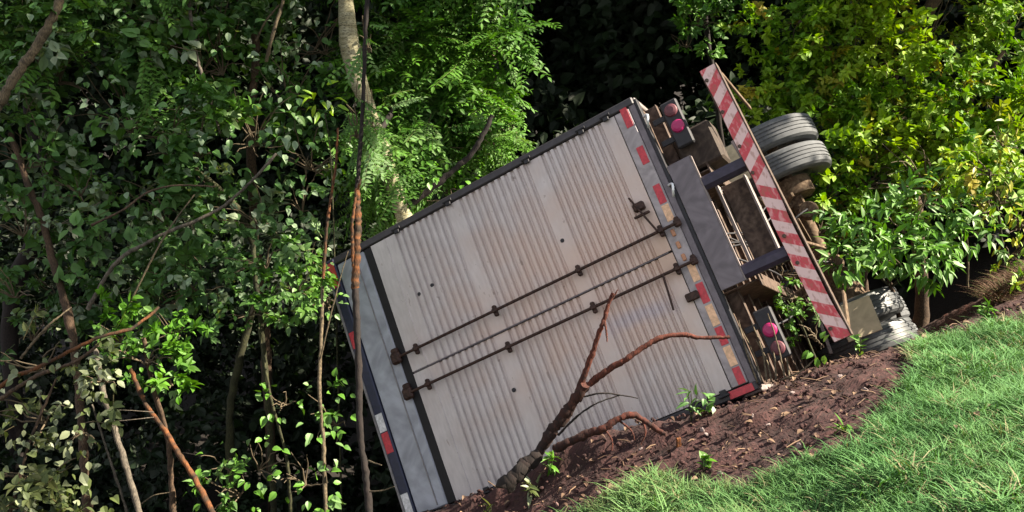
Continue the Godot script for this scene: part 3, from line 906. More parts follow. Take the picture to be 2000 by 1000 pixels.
	for k in 9:                                                # torque arms and struts round the axle
		var a := Vector3(rng.randf_range(-0.5, 0.5), rng.randf_range(-0.75, -0.35), rng.randf_range(-2.2, -1.0))
		var e := a + Vector3(rng.randf_range(-0.35, 0.35), rng.randf_range(-0.25, 0.25), rng.randf_range(-0.9, -0.3))
		st = st_new(); bar(st, a, e, rng.randf_range(0.025, 0.06), 0.025); obj("strut", st, M.dusty, T)
	for k in 7:                                                # slack hoses and cables
		var a := Vector3(rng.randf_range(-0.9, 0.9), -0.14, rng.randf_range(-0.9, -0.25))
		var e := Vector3(rng.randf_range(-0.6, 0.6), rng.randf_range(-0.7, -0.4), rng.randf_range(-2.4, -0.8))
		var hose := curve([a, a.lerp(e, 0.4) + Vector3(-0.15, -0.1, 0.05), a.lerp(e, 0.75) + Vector3(-0.10, 0.08, 0.1), e], 14)
		var hr := []
		for i in 15: hr.append(0.009)
		st = st_new(); tube(st, hose, hr, 6); obj("air_hose", st, M.dark_steel, T)
	# dented bits of trim at the sill
	for q in [[0.47, -0.02], [1.1, -0.06]]:
		st = st_new(); tube(st, curve([Vector3(q[0], q[1], 0.0), Vector3(q[0] - 0.02, q[1] - 0.04, 0.05), Vector3(q[0] - 0.08, q[1] - 0.02, 0.05), Vector3(q[0] - 0.10, q[1], 0.0)], 8), [0.012, 0.012, 0.012, 0.012, 0.012, 0.012, 0.012, 0.012, 0.012], 6); obj("grab_loop", st, M.chrome, T)

# ------------------------------------------------------------------ trees to the left and behind
func build_trees() -> void:
	var p: Node3D
	p = plant("birch_tree", "pale mottled tree trunk leaning behind the top edge of the trailer", "tree", [
		[[[850, 600, 9.7], [785, 410, 9.6], [738, 270, 9.45], [692, 130, 9.4], [676, 0, 9.4], [668, -300, 9.5], [700, -700, 9.6]], 0.095, 0.07, "bark_birch"],
		[[[735, 270, 9.5], [800, 160, 10.2], [860, 60, 10.4], [920, -40, 10.2]], 0.03, 0.012, "bark_dark"],
		[[[785, 410, 9.6], [890, 330, 9.55], [935, 280, 9.5], [960, 225, 9.5]], 0.04, 0.022, "bark_dark"]])
	var bl := [[880, 130, 10.5, 130, 130, 0], [960, 70, 10.6, 80, 90, 0], [760, 110, 10.3, 90, 120, 0], [820, 260, 10.2, 110, 90, 0], [940, 210, 10.5, 85, 80, 0], [985, 240, 10.3, 50, 45, 0], [740, 200, 10.2, 60, 80, 0], [830, -120, 10.4, 240, 130, 0]]
	scatter(p, "foliage", "feather", "fresh", bl, 230, 1.25, -0.28)
	p = plant("leaning_sapling", "mossy dark sapling with a broken top bending over the trailer roof edge", "tree", [
		[[[900, 440, 10.6], [830, 370, 10.4], [760, 330, 10.2], [735, 250, 10.0]], 0.05, 0.03, "bark_moss"]])
	scatter(p, "foliage", "feather", "mid", [[760, 330, 9.9, 70, 70, 0], [870, 370, 9.9, 70, 50, 0], [700, 360, 9.8, 50, 60, 0], [955, 275, 10.0, 60, 40, 0], [780, 400, 10.0, 50, 40, 0]], 330, 0.95, -0.2)
	big_leaves(p, "broad", "fresh", [[860, 360, 9.8, 90, 60, 0]], 40, 0.7, 0.2)
	p = plant("thin_tree", "thin dark tree with split orange bark standing upright in front of the trailer roof", "tree", [
		[[[728, 1100, 7.7], [718, 960, 7.8], [704, 850, 7.85], [700, 700, 7.9], [693, 560, 7.95]], 0.030, 0.027, "bark_dark", 2.2],
		[[[693, 560, 7.95], [698, 470, 7.95], [699, 400, 8.0], [697, 370, 8.0]], 0.036, 0.026, "bark_orange"],
		[[[697, 370, 8.0], [706, 250, 8.0], [713, 100, 8.05], [718, -50, 8.1], [724, -400, 8.2]], 0.020, 0.014, "bark_dark"],
		[[[690, 520, 7.93], [688, 440, 7.9], [697, 375, 7.93], [705, 350, 7.93]], 0.018, 0.008, "bark_orange"],
		[[[720, 900, 7.75], [733, 905, 7.6], [745, 908, 7.5]], 0.008, 0.004, "bark_pale"],
		[[[722, 960, 7.7], [748, 958, 7.6], [770, 950, 7.5]], 0.007, 0.003, "bark_pale"]])
	scatter(p, "foliage", "feather", "mid", [[715, 225, 8.9, 60, 90, 0.35], [750, 310, 9.1, 50, 55, 0.25], [712, 70, 8.1, 22, 60, 0.2], [700, 230, 8.1, 30, 80, 0.25]], 260, 0.9)
	p = plant("slender_tree", "slender pale stem with an orange upper end left of the thin dark tree", "tree", [
		[[[640, 1120, 8.1], [632, 880, 8.2], [624, 760, 8.2], [628, 640, 8.25], [630, 560, 8.3]], 0.018, 0.015, "bark_pale"],
		[[[630, 560, 8.3], [634, 500, 8.3], [641, 420, 8.3], [655, 330, 8.35], [660, 250, 8.4]], 0.016, 0.009, "bark_orange"],
		[[[626, 700, 8.2], [640, 640, 8.15], [660, 560, 8.1], [680, 490, 8.1]], 0.008, 0.004, "bark_pale"]])
	big_leaves(p, "broad", "mid", [[635, 860, 8.1, 40, 60, 0.2], [632, 960, 8.1, 40, 40, 0.2]], 12, 0.8, 0.3)
	# the broad-leaved trees on the left
	p = plant("broadleaf_tree", "broad-leaved tree filling the top left corner behind a reddish leaning branch", "tree", [
		[[[20, 620, 10.5], [100, 380, 10.3], [60, 200, 10.2], [40, -200, 10.0]], 0.10, 0.07, "bark_dark"],
		[[[-20, 240, 8.6], [0, 200, 8.6], [30, 150, 8.6], [62, 105, 8.6], [100, 40, 8.6], [130, -30, 8.6]], 0.045, 0.035, "bark_pale"],
		[[[365, -20, 9.3], [385, 110, 9.2], [410, 190, 9.1], [430, 260, 9.1]], 0.02, 0.012, "bark_grey"]])
	bl = [[120, 90, 9.4, 170, 140, 0], [60, 270, 9.2, 130, 120, 0], [230, 200, 9.5, 140, 120, 0], [290, 50, 9.6, 130, 110, 0], [100, -120, 9.6, 240, 140, 0]]
	scatter(p, "foliage", "broad", "deep", bl, 80, 1.35, -0.15)
	scatter(p, "foliage", "feather", "mid", bl, 45, 1.4, 0.0)
	big_leaves(p, "round", "deep", bl.slice(0, 4), 60, 0.85, 0.4)
	p = plant("oval_leaf_tree", "tree with oval glossy leaves at the top, left of the birch trunk", "tree", [
		[[[520, 700, 10.4], [500, 480, 10.2], [490, 250, 10.1], [500, 90, 10.0], [465, -20, 9.9], [440, -250, 9.8]], 0.06, 0.04, "bark_brown"],
		[[[520, 120, 9.5], [532, 70, 9.4], [557, -10, 9.4]], 0.02, 0.015, "bark_pale"],
		[[[500, 80, 9.6], [520, 40, 9.5], [545, 10, 9.5]], 0.012, 0.008, "bark_pale"]])
	bl = [[420, 90, 9.7, 130, 110, 0], [580, 160, 9.8, 100, 110, 0], [480, 240, 9.4, 140, 90, 0], [620, 60, 10.2, 80, 90, 0], [350, 260, 9.2, 110, 100, 0], [600, 290, 9.6, 90, 90, 0], [500, -120, 9.8, 240, 130, 0]]
	scatter(p, "foliage", "broad", "mid", bl, 70, 1.3, -0.15)
	scatter(p, "foliage", "small", "deep", bl, 70, 1.7, -0.05)
	big_leaves(p, "round", "deep", bl.slice(0, 6), 48, 0.85, 0.45)
	p = plant("sprout_tree", "small bright fern-like sprout lit in the shade left of the birch trunk", "plant", [
		[[[650, 400, 9.3], [642, 270, 9.2], [634, 225, 9.2]], 0.012, 0.006, "bark_moss"]])
	big_leaves(p, "lance", "lime", [[632, 195, 9.1, 28, 30, 0.1]], 14, 1.0, 0.0)
	p = plant("willow_like_tree", "dim green tree behind the curved bare branch left of the trailer", "tree", [
		[[[450, 800, 9.8], [500, 560, 9.7], [470, 420, 9.6], [380, 330, 9.5]], 0.05, 0.03, "bark_moss"],
		[[[170, 605, 8.4], [225, 515, 8.4], [280, 478, 8.45], [330, 452, 8.5], [385, 430, 8.55], [440, 400, 8.6], [500, 345, 8.6], [540, 300, 8.7]], 0.020, 0.014, "bark_grey"],
		[[[178, 440, 8.6], [240, 410, 8.6], [290, 375, 8.7], [350, 362, 8.7], [420, 365, 8.7]], 0.012, 0.007, "bark_brown"],
		[[[255, 590, 8.2], [300, 500, 8.2], [335, 440, 8.3], [380, 380, 8.4]], 0.010, 0.006, "bark_pale"]])
	bl = [[330, 400, 9.3, 150, 90, 0], [480, 400, 9.4, 130, 100, 0], [200, 450, 9.4, 110, 100, 0], [390, 540, 9.2, 120, 70, 0], [600, 380, 9.7, 70, 80, 0]]
	scatter(p, "foliage", "broad", "deep", bl, 85, 1.25, -0.15)
	big_leaves(p, "broad", "deep", bl, 26, 0.8, 0.4)
	scatter(p, "foliage", "small", "deep", [[130, 560, 9.6, 110, 90, 0], [330, 560, 9.8, 130, 80, 0], [60, 640, 9.4, 90, 60, 0]], 90, 1.8, -0.1)
	p = plant("light_leaf_bush", "light green leafy bush hanging just left of the trailer roof corner", "bush", [
		[[[530, 900, 9.2], [515, 680, 9.0], [500, 560, 8.9], [495, 480, 8.9]], 0.035, 0.022, "bark_moss"],
		[[[515, 640, 9.0], [570, 600, 8.8], [640, 590, 8.6]], 0.015, 0.008, "bark_moss"]])
	bl = [[500, 500, 8.8, 70, 55, 0], [570, 560, 8.7, 75, 50, 0], [630, 590, 8.5, 45, 30, 0.3], [490, 600, 8.8, 70, 40, 0], [600, 490, 8.9, 50, 50, 0]]
	scatter(p, "foliage", "small", "mid", bl, 180, 1.5, -0.1)
	big_leaves(p, "round", "mid", bl, 40, 0.55, 0.6)
	p = plant("leaning_trunk_tree", "dark leaning trunk with flecks of light at the left edge", "tree", [
		[[[150, 720, 9.0], [118, 560, 9.0], [100, 500, 9.0], [85, 440, 9.0], [60, 370, 9.0], [20, 260, 9.0]], 0.045, 0.03, "bark_brown"]])
	scatter(p, "foliage", "broad", "deep", [[40, 430, 8.9, 80, 70, 0], [30, 560, 8.8, 70, 50, 0], [150, 360, 9.0, 60, 50, 0]], 110, 0.9, -0.05)
	p = plant("pale_leaf_shrub", "olive shrub with pale rounded leaves in the lower left corner", "bush", [
		[[[-60, 900, 7.0], [0, 755, 7.0], [60, 725, 7.0], [120, 695, 7.05], [190, 660, 7.1], [260, 640, 7.2], [310, 600, 7.3]], 0.030, 0.010, "bark_orange"],
		[[[0, 780, 6.9], [70, 735, 6.9], [150, 705, 6.9], [190, 675, 6.9]], 0.018, 0.010, "bark_brown"],
		[[[40, 700, 7.0], [90, 640, 7.0], [140, 600, 7.1]], 0.012, 0.006, "bark_pale"],
		[[[20, 1000, 6.9], [60, 860, 6.9], [110, 740, 7.0]], 0.014, 0.008, "bark_brown"]])
	bl = [[90, 700, 7.1, 130, 60, 0], [50, 800, 7.0, 100, 80, 0], [60, 920, 6.9, 110, 80, 0], [200, 740, 6.9, 35, 35, 0.2], [150, 830, 7.0, 50, 60, 0], [90, 1020, 6.8, 120, 50, 0]]
	scatter(p, "foliage", "small", "olive", bl, 180, 1.4, -0.1)
	big_leaves(p, "round", "olive", bl, 38, 0.62, 0.55)
	p = plant("bright_bush", "bright green bush under the slanting bare branches at lower left", "bush", [
		[[[330, 880, 8.4], [300, 760, 8.2], [280, 660, 8.1]], 0.03, 0.02, "bark_brown"]])
	bl = [[280, 690, 8.0, 75, 55, 0], [230, 650, 8.1, 60, 50, 0], [330, 740, 8.1, 45, 40, 0], [340, 640, 8.2, 50, 50, 0]]
	scatter(p, "foliage", "small", "fresh", bl, 200, 1.5, -0.15)
	big_leaves(p, "broad", "fresh", bl, 22, 0.6, 0.15)
	p = plant("grey_pole_tree", "straight grey pole-like trunk leaning at the bottom left", "tree", [
		[[[300, 1120, 7.2], [272, 1000, 7.3], [240, 890, 7.4], [205, 780, 7.5], [185, 680, 7.6]], 0.030, 0.020, "bark_grey"],
		[[[275, 985, 7.25], [300, 968, 7.2], [330, 962, 7.2]], 0.006, 0.003, "bark_pale"]])
	big_leaves(p, "round", "olive", [[205, 745, 7.4, 35, 40, 0.2], [175, 840, 7.3, 40, 60, 0.2], [150, 930, 7.2, 40, 60, 0.2], [190, 970, 7.1, 40, 40, 0.2]], 9, 0.85, 0.7)
	p = plant("grey_sapling", "thin grey stem beside the grey pole trunk at the bottom left", "tree", [
		[[[270, 1100, 7.3], [248, 1000, 7.35], [222, 920, 7.4], [196, 840, 7.5], [180, 790, 7.5]], 0.014, 0.008, "bark_grey"]])
	p = plant("orange_trunk_tree", "orange-brown trunk slanting up from the bottom, right of the grey pole trunk", "tree", [
		[[[450, 1080, 7.2], [415, 1000, 7.3], [380, 935, 7.4], [345, 880, 7.5], [315, 830, 7.6], [285, 790, 7.7], [255, 720, 7.8]], 0.028, 0.017, "bark_orange"],
		[[[300, 805, 7.6], [260, 802, 7.5], [205, 800, 7.5]], 0.004, 0.002, "bark_grey"],
		[[[300, 815, 7.6], [255, 820, 7.5], [195, 826, 7.5]], 0.004, 0.002, "bark_grey"]])
	p = plant("shade_shrub", "dark low shrub with a few lit leaves in the hollow left of the trailer", "bush", [
		[[[570, 1050, 8.6], [560, 900, 8.5], [530, 780, 8.5], [505, 640, 8.6]], 0.018, 0.010, "bark_moss"]])
	bl = [[545, 780, 8.5, 45, 40, 0], [600, 930, 8.3, 70, 60, 0], [520, 900, 8.6, 80, 60, 0], [640, 800, 8.5, 50, 80, 0.3], [450, 960, 8.5, 90, 40, 0], [430, 900, 9.0, 50, 40, 0]]
	scatter(p, "foliage", "small", "mid", bl, 110, 1.2, 0.0)
	big_leaves(p, "broad", "mid", bl, 16, 0.75, 0.3)
	for q in [[360, 1000, 7.6, "fallen pale bits"]]:
		pass

# ------------------------------------------------------------------ bushes to the right
func build_right_bushes() -> void:
	var p: Node3D
	p = plant("yellow_green_tree", "large yellow-green sunlit tree filling the top right above the wheels", "tree", [
		[[[1800, 560, 12.0], [1780, 350, 11.8], [1740, 150, 11.7], [1700, -200, 11.5]], 0.10, 0.06, "bark_brown"],
		[[[1780, 350, 11.8], [1880, 220, 11.2], [1960, 100, 11.0]], 0.04, 0.02, "bark_brown"],
		[[[1760, 250, 11.7], [1640, 130, 11.3], [1560, 40, 11.2]], 0.04, 0.02, "bark_brown"]])
	var bl := [[1690, 110, 11.2, 140, 110, 0], [1560, 70, 11.5, 110, 90, 0], [1800, 200, 10.9, 130, 110, 0], [1700, 250, 11.0, 140, 90, 0], [1830, 40, 11.4, 120, 70, 0], [1550, 180, 11.3, 110, 80, 0], [1950, 230, 10.7, 90, 110, 0], [1960, 60, 11.2, 80, 70, 0], [1760, -110, 11.4, 280, 110, 0]]
	scatter(p, "foliage", "small", "lime", bl, 210, 1.6, -0.22)
	var crown := [[Vector3(7.0, 6.5, -10.2), 1.5, 0.7, 1.2], [Vector3(8.6, 7.6, -9.4), 1.6, 0.8, 1.2], [Vector3(6.6, 10.2, -7.6), 1.8, 1.2, 2.0], [Vector3(7.4, 12.2, -7.0), 2.0, 1.6, 2.2], [Vector3(8.2, 13.8, -8.2), 2.0, 1.4, 2.2], [Vector3(6.9, 10.8, -5.6), 1.7, 1.5, 1.4]]  # unseen leaf masses, added high up to shade the trees on the left
	add_stem(p, "branch", [at(1740, 150, 11.7) - p.position, Vector3(6.2, 7.0, -9.5) - p.position, Vector3(6.9, 9.5, -8.2) - p.position, Vector3(7.4, 12.0, -7.0) - p.position], 0.08, 0.03, "bark_brown")  # added out of view to carry the shading leaf masses
	scatter(p, "foliage", "small", "lime", crown, 19, 2.4, -0.02)
	p = plant("back_tree", "small green tree crown against the black shade above the striped bar", "tree", [
		[[[1420, 420, 13.6], [1400, 200, 13.4], [1380, 60, 13.2], [1370, -80, 13.0]], 0.05, 0.03, "bark_dark"]])
	scatter(p, "foliage", "small", "fresh", [[1370, 30, 12.8, 65, 45, 0], [1340, 75, 12.8, 40, 35, 0], [1420, -30, 12.8, 80, 40, 0]], 220, 1.6, -0.15)
	p = plant("mid_bush", "mid-green bush between the twin wheels and the yellow tree", "bush", [
		[[[1690, 520, 10.8], [1680, 400, 10.7], [1650, 320, 10.6]], 0.05, 0.03, "bark_brown"]])
	bl = [[1690, 330, 10.6, 110, 80, 0], [1800, 330, 10.2, 130, 80, 0], [1640, 400, 10.5, 60, 60, 0], [1900, 350, 9.9, 110, 80, 0]]
	scatter(p, "foliage", "small", "lime", bl, 200, 1.6, -0.2)
	scatter(p, "foliage", "broad", "fresh", bl, 60, 0.8, -0.2)
	p = plant("large_leaf_bush", "glossy long-leaved bush drooping over the buried wheel", "bush", [
		[[[1760, 640, 9.9], [1740, 560, 9.4], [1720, 480, 9.1], [1700, 420, 9.0]], 0.03, 0.015, "bark_brown"],
		[[[1740, 560, 9.4], [1680, 510, 8.9], [1640, 490, 8.7]], 0.015, 0.008, "bark_moss"],
		[[[1740, 560, 9.4], [1790, 520, 8.9], [1830, 470, 8.8]], 0.015, 0.008, "bark_moss"],
		[[[1890, 560, 9.2], [1890, 480, 9.1], [1880, 400, 9.0]], 0.012, 0.006, "bark_pale"]])
	bl = [[1700, 450, 8.9, 85, 70, 0], [1790, 430, 8.9, 90, 70, 0], [1740, 490, 8.65, 90, 36, 0.35], [1645, 510, 8.6, 42, 35, 0.25], [1810, 505, 8.7, 50, 40, 0.3], [1880, 440, 9.0, 80, 60, 0]]
	scatter(p, "foliage", "lance", "fresh", bl, 150, 1.0, -0.15, "leaf_gloss")
	big_leaves(p, "lance", "fresh", bl, 45, 0.95, 0.3)
	p = plant("lime_bush", "bush with lime-yellow young tips at the right edge", "bush", [
		[[[1960, 520, 9.4], [1950, 420, 9.2], [1930, 330, 9.0]], 0.02, 0.01, "bark_moss"]])
	bl = [[1930, 320, 8.9, 65, 50, 0], [1975, 380, 8.9, 45, 50, 0], [1960, 270, 9.0, 50, 40, 0], [1930, 400, 9.2, 60, 40, 0], [1850, 380, 9.4, 70, 50, 0], [1990, 430, 9.4, 50, 40, 0], [1985, 490, 9.7, 40, 35, 0]]
	scatter(p, "foliage", "broad", "fresh", bl.slice(3), 120, 0.9, -0.2)
	scatter(p, "foliage", "small", "lime", bl, 260, 1.2, -0.1)
	big_leaves(p, "lance", "lime", bl, 32, 0.8, 0.35)
	p = plant("tangle_shrub", "dusty green shrub squeezed under the trailer behind the striped bar", "bush", [
		[[[1600, 720, 8.3], [1560, 620, 8.4], [1530, 560, 8.5]], 0.012, 0.006, "bark_moss"]])
	scatter(p, "foliage", "small", "mid", [[1550, 570, 8.4, 55, 40, 0.25], [1590, 650, 8.0, 40, 40, 0.25], [1540, 530, 8.6, 40, 25, 0.2], [1610, 440, 9.0, 28, 50, 0.2]], 300, 0.9, -0.1)
	big_leaves(p, "broad", "mid", [[1600, 680, 7.8, 25, 25, 0.1]], 9, 0.7, 0.6)

# ------------------------------------------------------------------ the dark wood behind
func build_far_wood() -> void:
	var bl := []
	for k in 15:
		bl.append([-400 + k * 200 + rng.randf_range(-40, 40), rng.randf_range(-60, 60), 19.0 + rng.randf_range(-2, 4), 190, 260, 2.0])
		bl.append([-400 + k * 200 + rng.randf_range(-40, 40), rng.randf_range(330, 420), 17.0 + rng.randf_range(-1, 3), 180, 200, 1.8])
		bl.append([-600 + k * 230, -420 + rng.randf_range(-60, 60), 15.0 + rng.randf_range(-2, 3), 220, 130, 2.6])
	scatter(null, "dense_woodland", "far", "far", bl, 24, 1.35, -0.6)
	var low := []
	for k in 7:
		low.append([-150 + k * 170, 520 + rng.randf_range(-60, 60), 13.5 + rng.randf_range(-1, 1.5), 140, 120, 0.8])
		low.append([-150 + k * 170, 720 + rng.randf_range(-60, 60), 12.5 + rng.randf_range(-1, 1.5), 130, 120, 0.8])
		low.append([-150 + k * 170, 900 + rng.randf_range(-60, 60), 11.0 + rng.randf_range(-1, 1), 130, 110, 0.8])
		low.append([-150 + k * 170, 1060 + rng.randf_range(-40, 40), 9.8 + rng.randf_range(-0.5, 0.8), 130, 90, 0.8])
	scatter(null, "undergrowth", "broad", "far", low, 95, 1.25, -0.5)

# ------------------------------------------------------------------ broken wood in front of the trailer
func build_snags() -> void:
	var f := at(1052, 880, 7.1)
	var p := thing("broken_sapling", "red-brown broken forked sapling in front of the ribbed doors", "broken tree", Vector3(f.x, ground(f.x, f.z) - 0.05, f.z))
	var o := p.position
	add_stem(p, "trunk", [(at(1040, 905, 7.1) - o), (at(1070, 855, 7.05) - o), (at(1110, 800, 7.0) - o), (at(1142, 752, 6.95) - o)], 0.045, 0.038, "bark_red", [Color(0.22, 0.35, 0.45), Color(0.3, 0.4, 0.5), Color(0.55, 0.6, 0.65)])
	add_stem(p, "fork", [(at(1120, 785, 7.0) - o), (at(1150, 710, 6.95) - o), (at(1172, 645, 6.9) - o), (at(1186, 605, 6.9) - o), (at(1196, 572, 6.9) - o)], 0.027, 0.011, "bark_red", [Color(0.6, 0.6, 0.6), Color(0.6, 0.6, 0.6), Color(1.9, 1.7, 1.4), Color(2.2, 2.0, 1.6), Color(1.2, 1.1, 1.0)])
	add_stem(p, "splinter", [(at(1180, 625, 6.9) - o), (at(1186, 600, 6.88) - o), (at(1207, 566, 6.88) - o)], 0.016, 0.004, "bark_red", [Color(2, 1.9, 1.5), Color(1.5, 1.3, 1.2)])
	add_stem(p, "splinter", [(at(1180, 625, 6.9) - o), (at(1184, 645, 6.86) - o), (at(1186, 668, 6.85) - o)], 0.012, 0.004, "bark_red")
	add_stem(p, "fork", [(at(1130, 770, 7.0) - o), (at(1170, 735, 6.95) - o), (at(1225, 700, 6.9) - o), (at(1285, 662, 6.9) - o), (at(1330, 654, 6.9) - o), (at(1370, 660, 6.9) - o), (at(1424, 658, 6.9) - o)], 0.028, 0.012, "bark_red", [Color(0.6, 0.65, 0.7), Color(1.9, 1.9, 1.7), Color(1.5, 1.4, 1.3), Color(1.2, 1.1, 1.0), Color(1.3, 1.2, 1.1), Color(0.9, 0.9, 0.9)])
	add_stem(p, "twig", [(at(1090, 850, 7.0) - o), (at(1125, 815, 6.95) - o), (at(1165, 788, 6.9) - o), (at(1210, 772, 6.9) - o)], 0.010, 0.005, "bark_dark")
	add_stem(p, "twig", [(at(1140, 775, 6.95) - o), (at(1175, 768, 6.9) - o), (at(1215, 772, 6.9) - o), (at(1246, 778, 6.9) - o)], 0.008, 0.004, "bark_dark")
	f = at(1090, 872, 6.95)
	p = thing("torn_root", "dark torn root lying on the soil beside the foot of the broken sapling", "root", f)
	o = f
	add_stem(p, "trunk", [(at(1085, 876, 6.95) - o), (at(1130, 855, 6.9) - o), (at(1180, 835, 6.85) - o), (at(1228, 810, 6.85) - o), (at(1262, 825, 6.85) - o), (at(1300, 850, 6.8) - o)], 0.035, 0.018, "bark_red", [Color(0.35, 0.35, 0.4), Color(0.5, 0.5, 0.55), Color(0.9, 0.8, 0.8), Color(0.5, 0.5, 0.5)])
	for q in [[1210, 822, 1240, 860], [1255, 822, 1252, 868], [1180, 838, 1195, 880]]:
		add_stem(p, "rootlet", [(at(q[0], q[1], 6.86) - o), (at((q[0] + q[2]) / 2 + 8, (q[1] + q[3]) / 2, 6.8) - o), (at(q[2], q[3], 6.8) - o)], 0.009, 0.004, "bark_red")
	f = at(1010, 925, 7.0)
	p = thing("broken_stump", "dark rotten stump with torn bark at the foot of the broken sapling", "stump", Vector3(f.x, ground(f.x, f.z) - 0.06, f.z))
	o = p.position
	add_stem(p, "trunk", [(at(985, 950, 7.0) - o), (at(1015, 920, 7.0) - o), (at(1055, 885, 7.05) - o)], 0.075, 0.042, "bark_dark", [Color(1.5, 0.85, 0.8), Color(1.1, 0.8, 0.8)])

# ------------------------------------------------------------------ grass
func clump_mesh(n: int, h: float, spread: float, lean: float, w: float) -> Mesh:
	var st := st_new()
	for i in n:
		var a := rng.randf() * TAU
		var b := Vector3(cos(a), 0, sin(a)) * rng.randf() * spread
		var d := Vector3(rng.randf_range(-1, 1), 0, rng.randf_range(-1, 1)) * lean
		var hh := h * rng.randf_range(0.55, 1.15)
		var k := rng.randf_range(0.7, 1.3)
		var c := Color(k * rng.randf_range(0.85, 1.2), k, k * 0.9)
		var side := Vector3(cos(a + 1.3), 0, sin(a + 1.3)) * w * 0.5
		var p0 := b
		var p1 := b + Vector3(0, hh * 0.5, 0) + d * hh * 0.25
		var p2 := b + Vector3(0, hh * 0.85, 0) + d * hh * 0.75
		var p3 := b + Vector3(0, hh * 0.95, 0) + d * hh * 1.25
		var n1 := side.cross(p1 - p0).normalized()
		var n2 := side.cross(p3 - p2).normalized()
		if n1.y < 0: n1 = -n1
		if n2.y < 0: n2 = -n2
		n1 = (n1 + Vector3.UP * 0.5).normalized()
		face(st, p0 - side, p0 + side, p1 + side, n1, n1, n1, c, c, c)
		face(st, p0 - side, p1 + side, p1 - side, n1, n1, n1, c, c, c)
		face(st, p1 - side, p1 + side, p2 + side * 0.8, n1, n1, n2, c, c, c)
		face(st, p1 - side, p2 + side * 0.8, p2 - side * 0.8, n1, n2, n2, c, c, c)
		face(st, p2 - side * 0.8, p2 + side * 0.8, p3, n2, n2, n2, c, c, c)
	return st.commit()

func multi(called: String, mesh: Mesh, material: Material, xf: Array, cols: Array) -> void:
	var mm := MultiMesh.new()
	mm.transform_format = MultiMesh.TRANSFORM_3D
	mm.use_colors = true
	mm.mesh = mesh
	mm.instance_count = xf.size()
	for i in xf.size():
		mm.set_instance_transform(i, xf[i]); mm.set_instance_color(i, cols[i])
	var mi := MultiMeshInstance3D.new()
	mi.name = numbered(called)
	mi.multimesh = mm
	mi.material_override = material
	mi.set_meta("kind", "stuff")
	add_child(mi, true)

func build_grass() -> void:
	for var_i in 3:
		var mesh := clump_mesh(20, 0.10, 0.06, 0.9, 0.0045)
		var xf := []
		var cols := []
		for i in 8000:
			var x := rng.randf_range(-1.2, 5.0)
			var z := rng.randf_range(-8.8, -2.6)
			var s := soil_mask(x, z)
			var n := nz2.get_noise_2d(x * 130, z * 130)
			if s > 0.5 + n * 0.35 + rng.randf_range(-0.35, 0.3): continue
			var thin := ss(1.0, 0.2, x - 0.2 + n * 0.6) * 0.7
			if rng.randf() < thin: continue
			var k := rng.randf_range(0.6, 1.0) * (1.0 - 0.35 * s) * (1.0 - thin * 0.4)
			xf.append(Transform3D(Basis(Vector3.UP, rng.randf() * TAU) * Basis().scaled(Vector3(1, k, 1) * rng.randf_range(0.7, 1.1) * (1.0 + maxf(0.0, nz.get_noise_2d(x * 150.0, z * 150.0)) * 1.3)), Vector3(x, ground(x, z) - 0.005, z)))
			var c := Color(0.050, 0.155, 0.036).lerp(Color(0.105, 0.240, 0.070), clampf(0.5 + n * 1.1 + rng.randf_range(-0.25, 0.25), 0, 1))
			c = c.lerp(Color(0.17, 0.15, 0.065), ss(1.6, 0.6, x + n) * rng.randf())
			if rng.randf() < 0.06: c = Color(0.24, 0.22, 0.12)
			cols.append(c)
		multi("grass", mesh, M.blade, xf, cols)
	# dead grass along the top of the bank, right of the wheel
	var mesh2 := clump_mesh(14, 0.15, 0.08, 2.0, 0.005)
	var xf2 := []
	var cols2 := []
	for i in 900:
		var t := rng.randf()
		var c0 := at(lerpf(1800, 2080, t), lerpf(628, 525, t) + rng.randf_range(-25, 45), lerpf(8.0, 9.2, t))
		if Vector2(c0.x - 3.6, c0.z + 8.4).length() < 0.75: continue
		xf2.append(Transform3D(Basis(Vector3.UP, rng.randf() * TAU) * Basis().scaled(Vector3.ONE * rng.randf_range(0.6, 1.2)), Vector3(c0.x, ground(c0.x, c0.z) - 0.01, c0.z)))
		cols2.append(Color(0.055, 0.024, 0.014).lerp(Color(0.17, 0.085, 0.045), rng.randf()) if rng.randf() < 0.85 else Color(0.10, 0.13, 0.03))
	multi("dead_grass", mesh2, M.dry, xf2, cols2)

func build_litter() -> void:                                  # dead leaves, bark bits and broken twigs over the bank
	var kinds := [leaf_mesh["broad"][1], leaf_mesh["round"][2], null]
	var ts := st_new()
	tube(ts, [Vector3(-0.05, 0, 0), Vector3(0.0, 0.006, 0.004), Vector3(0.05, 0, -0.004)], [0.0035, 0.003, 0.002], 5)
	kinds[2] = ts.commit()
	for q in 3:
		var xf := []
		var cols := []
		for i in 620:
			var x := rng.randf_range(-0.9, 5.0)
			var z := rng.randf_range(-8.6, -3.8)
			var s := soil_mask(x, z)
			if rng.randf() > (0.12 + 0.88 * s if q < 2 else s): continue
			var k := rng.randf_range(0.25, 0.6) if q < 2 else rng.randf_range(0.4, 1.6)
			xf.append(Transform3D(Basis(Vector3.UP, rng.randf() * TAU) * Basis(rv(), rng.randf_range(0, 0.6)) * Basis().scaled(Vector3.ONE * k), Vector3(x, ground(x, z) + 0.022 + 0.05 * (1.0 - s), z)))
			cols.append(Color(0.07, 0.035, 0.02).lerp(Color(0.22, 0.14, 0.085), pow(rng.randf(), 2.0)))
		multi("leaf_litter", kinds[q], M.dry, xf, cols)

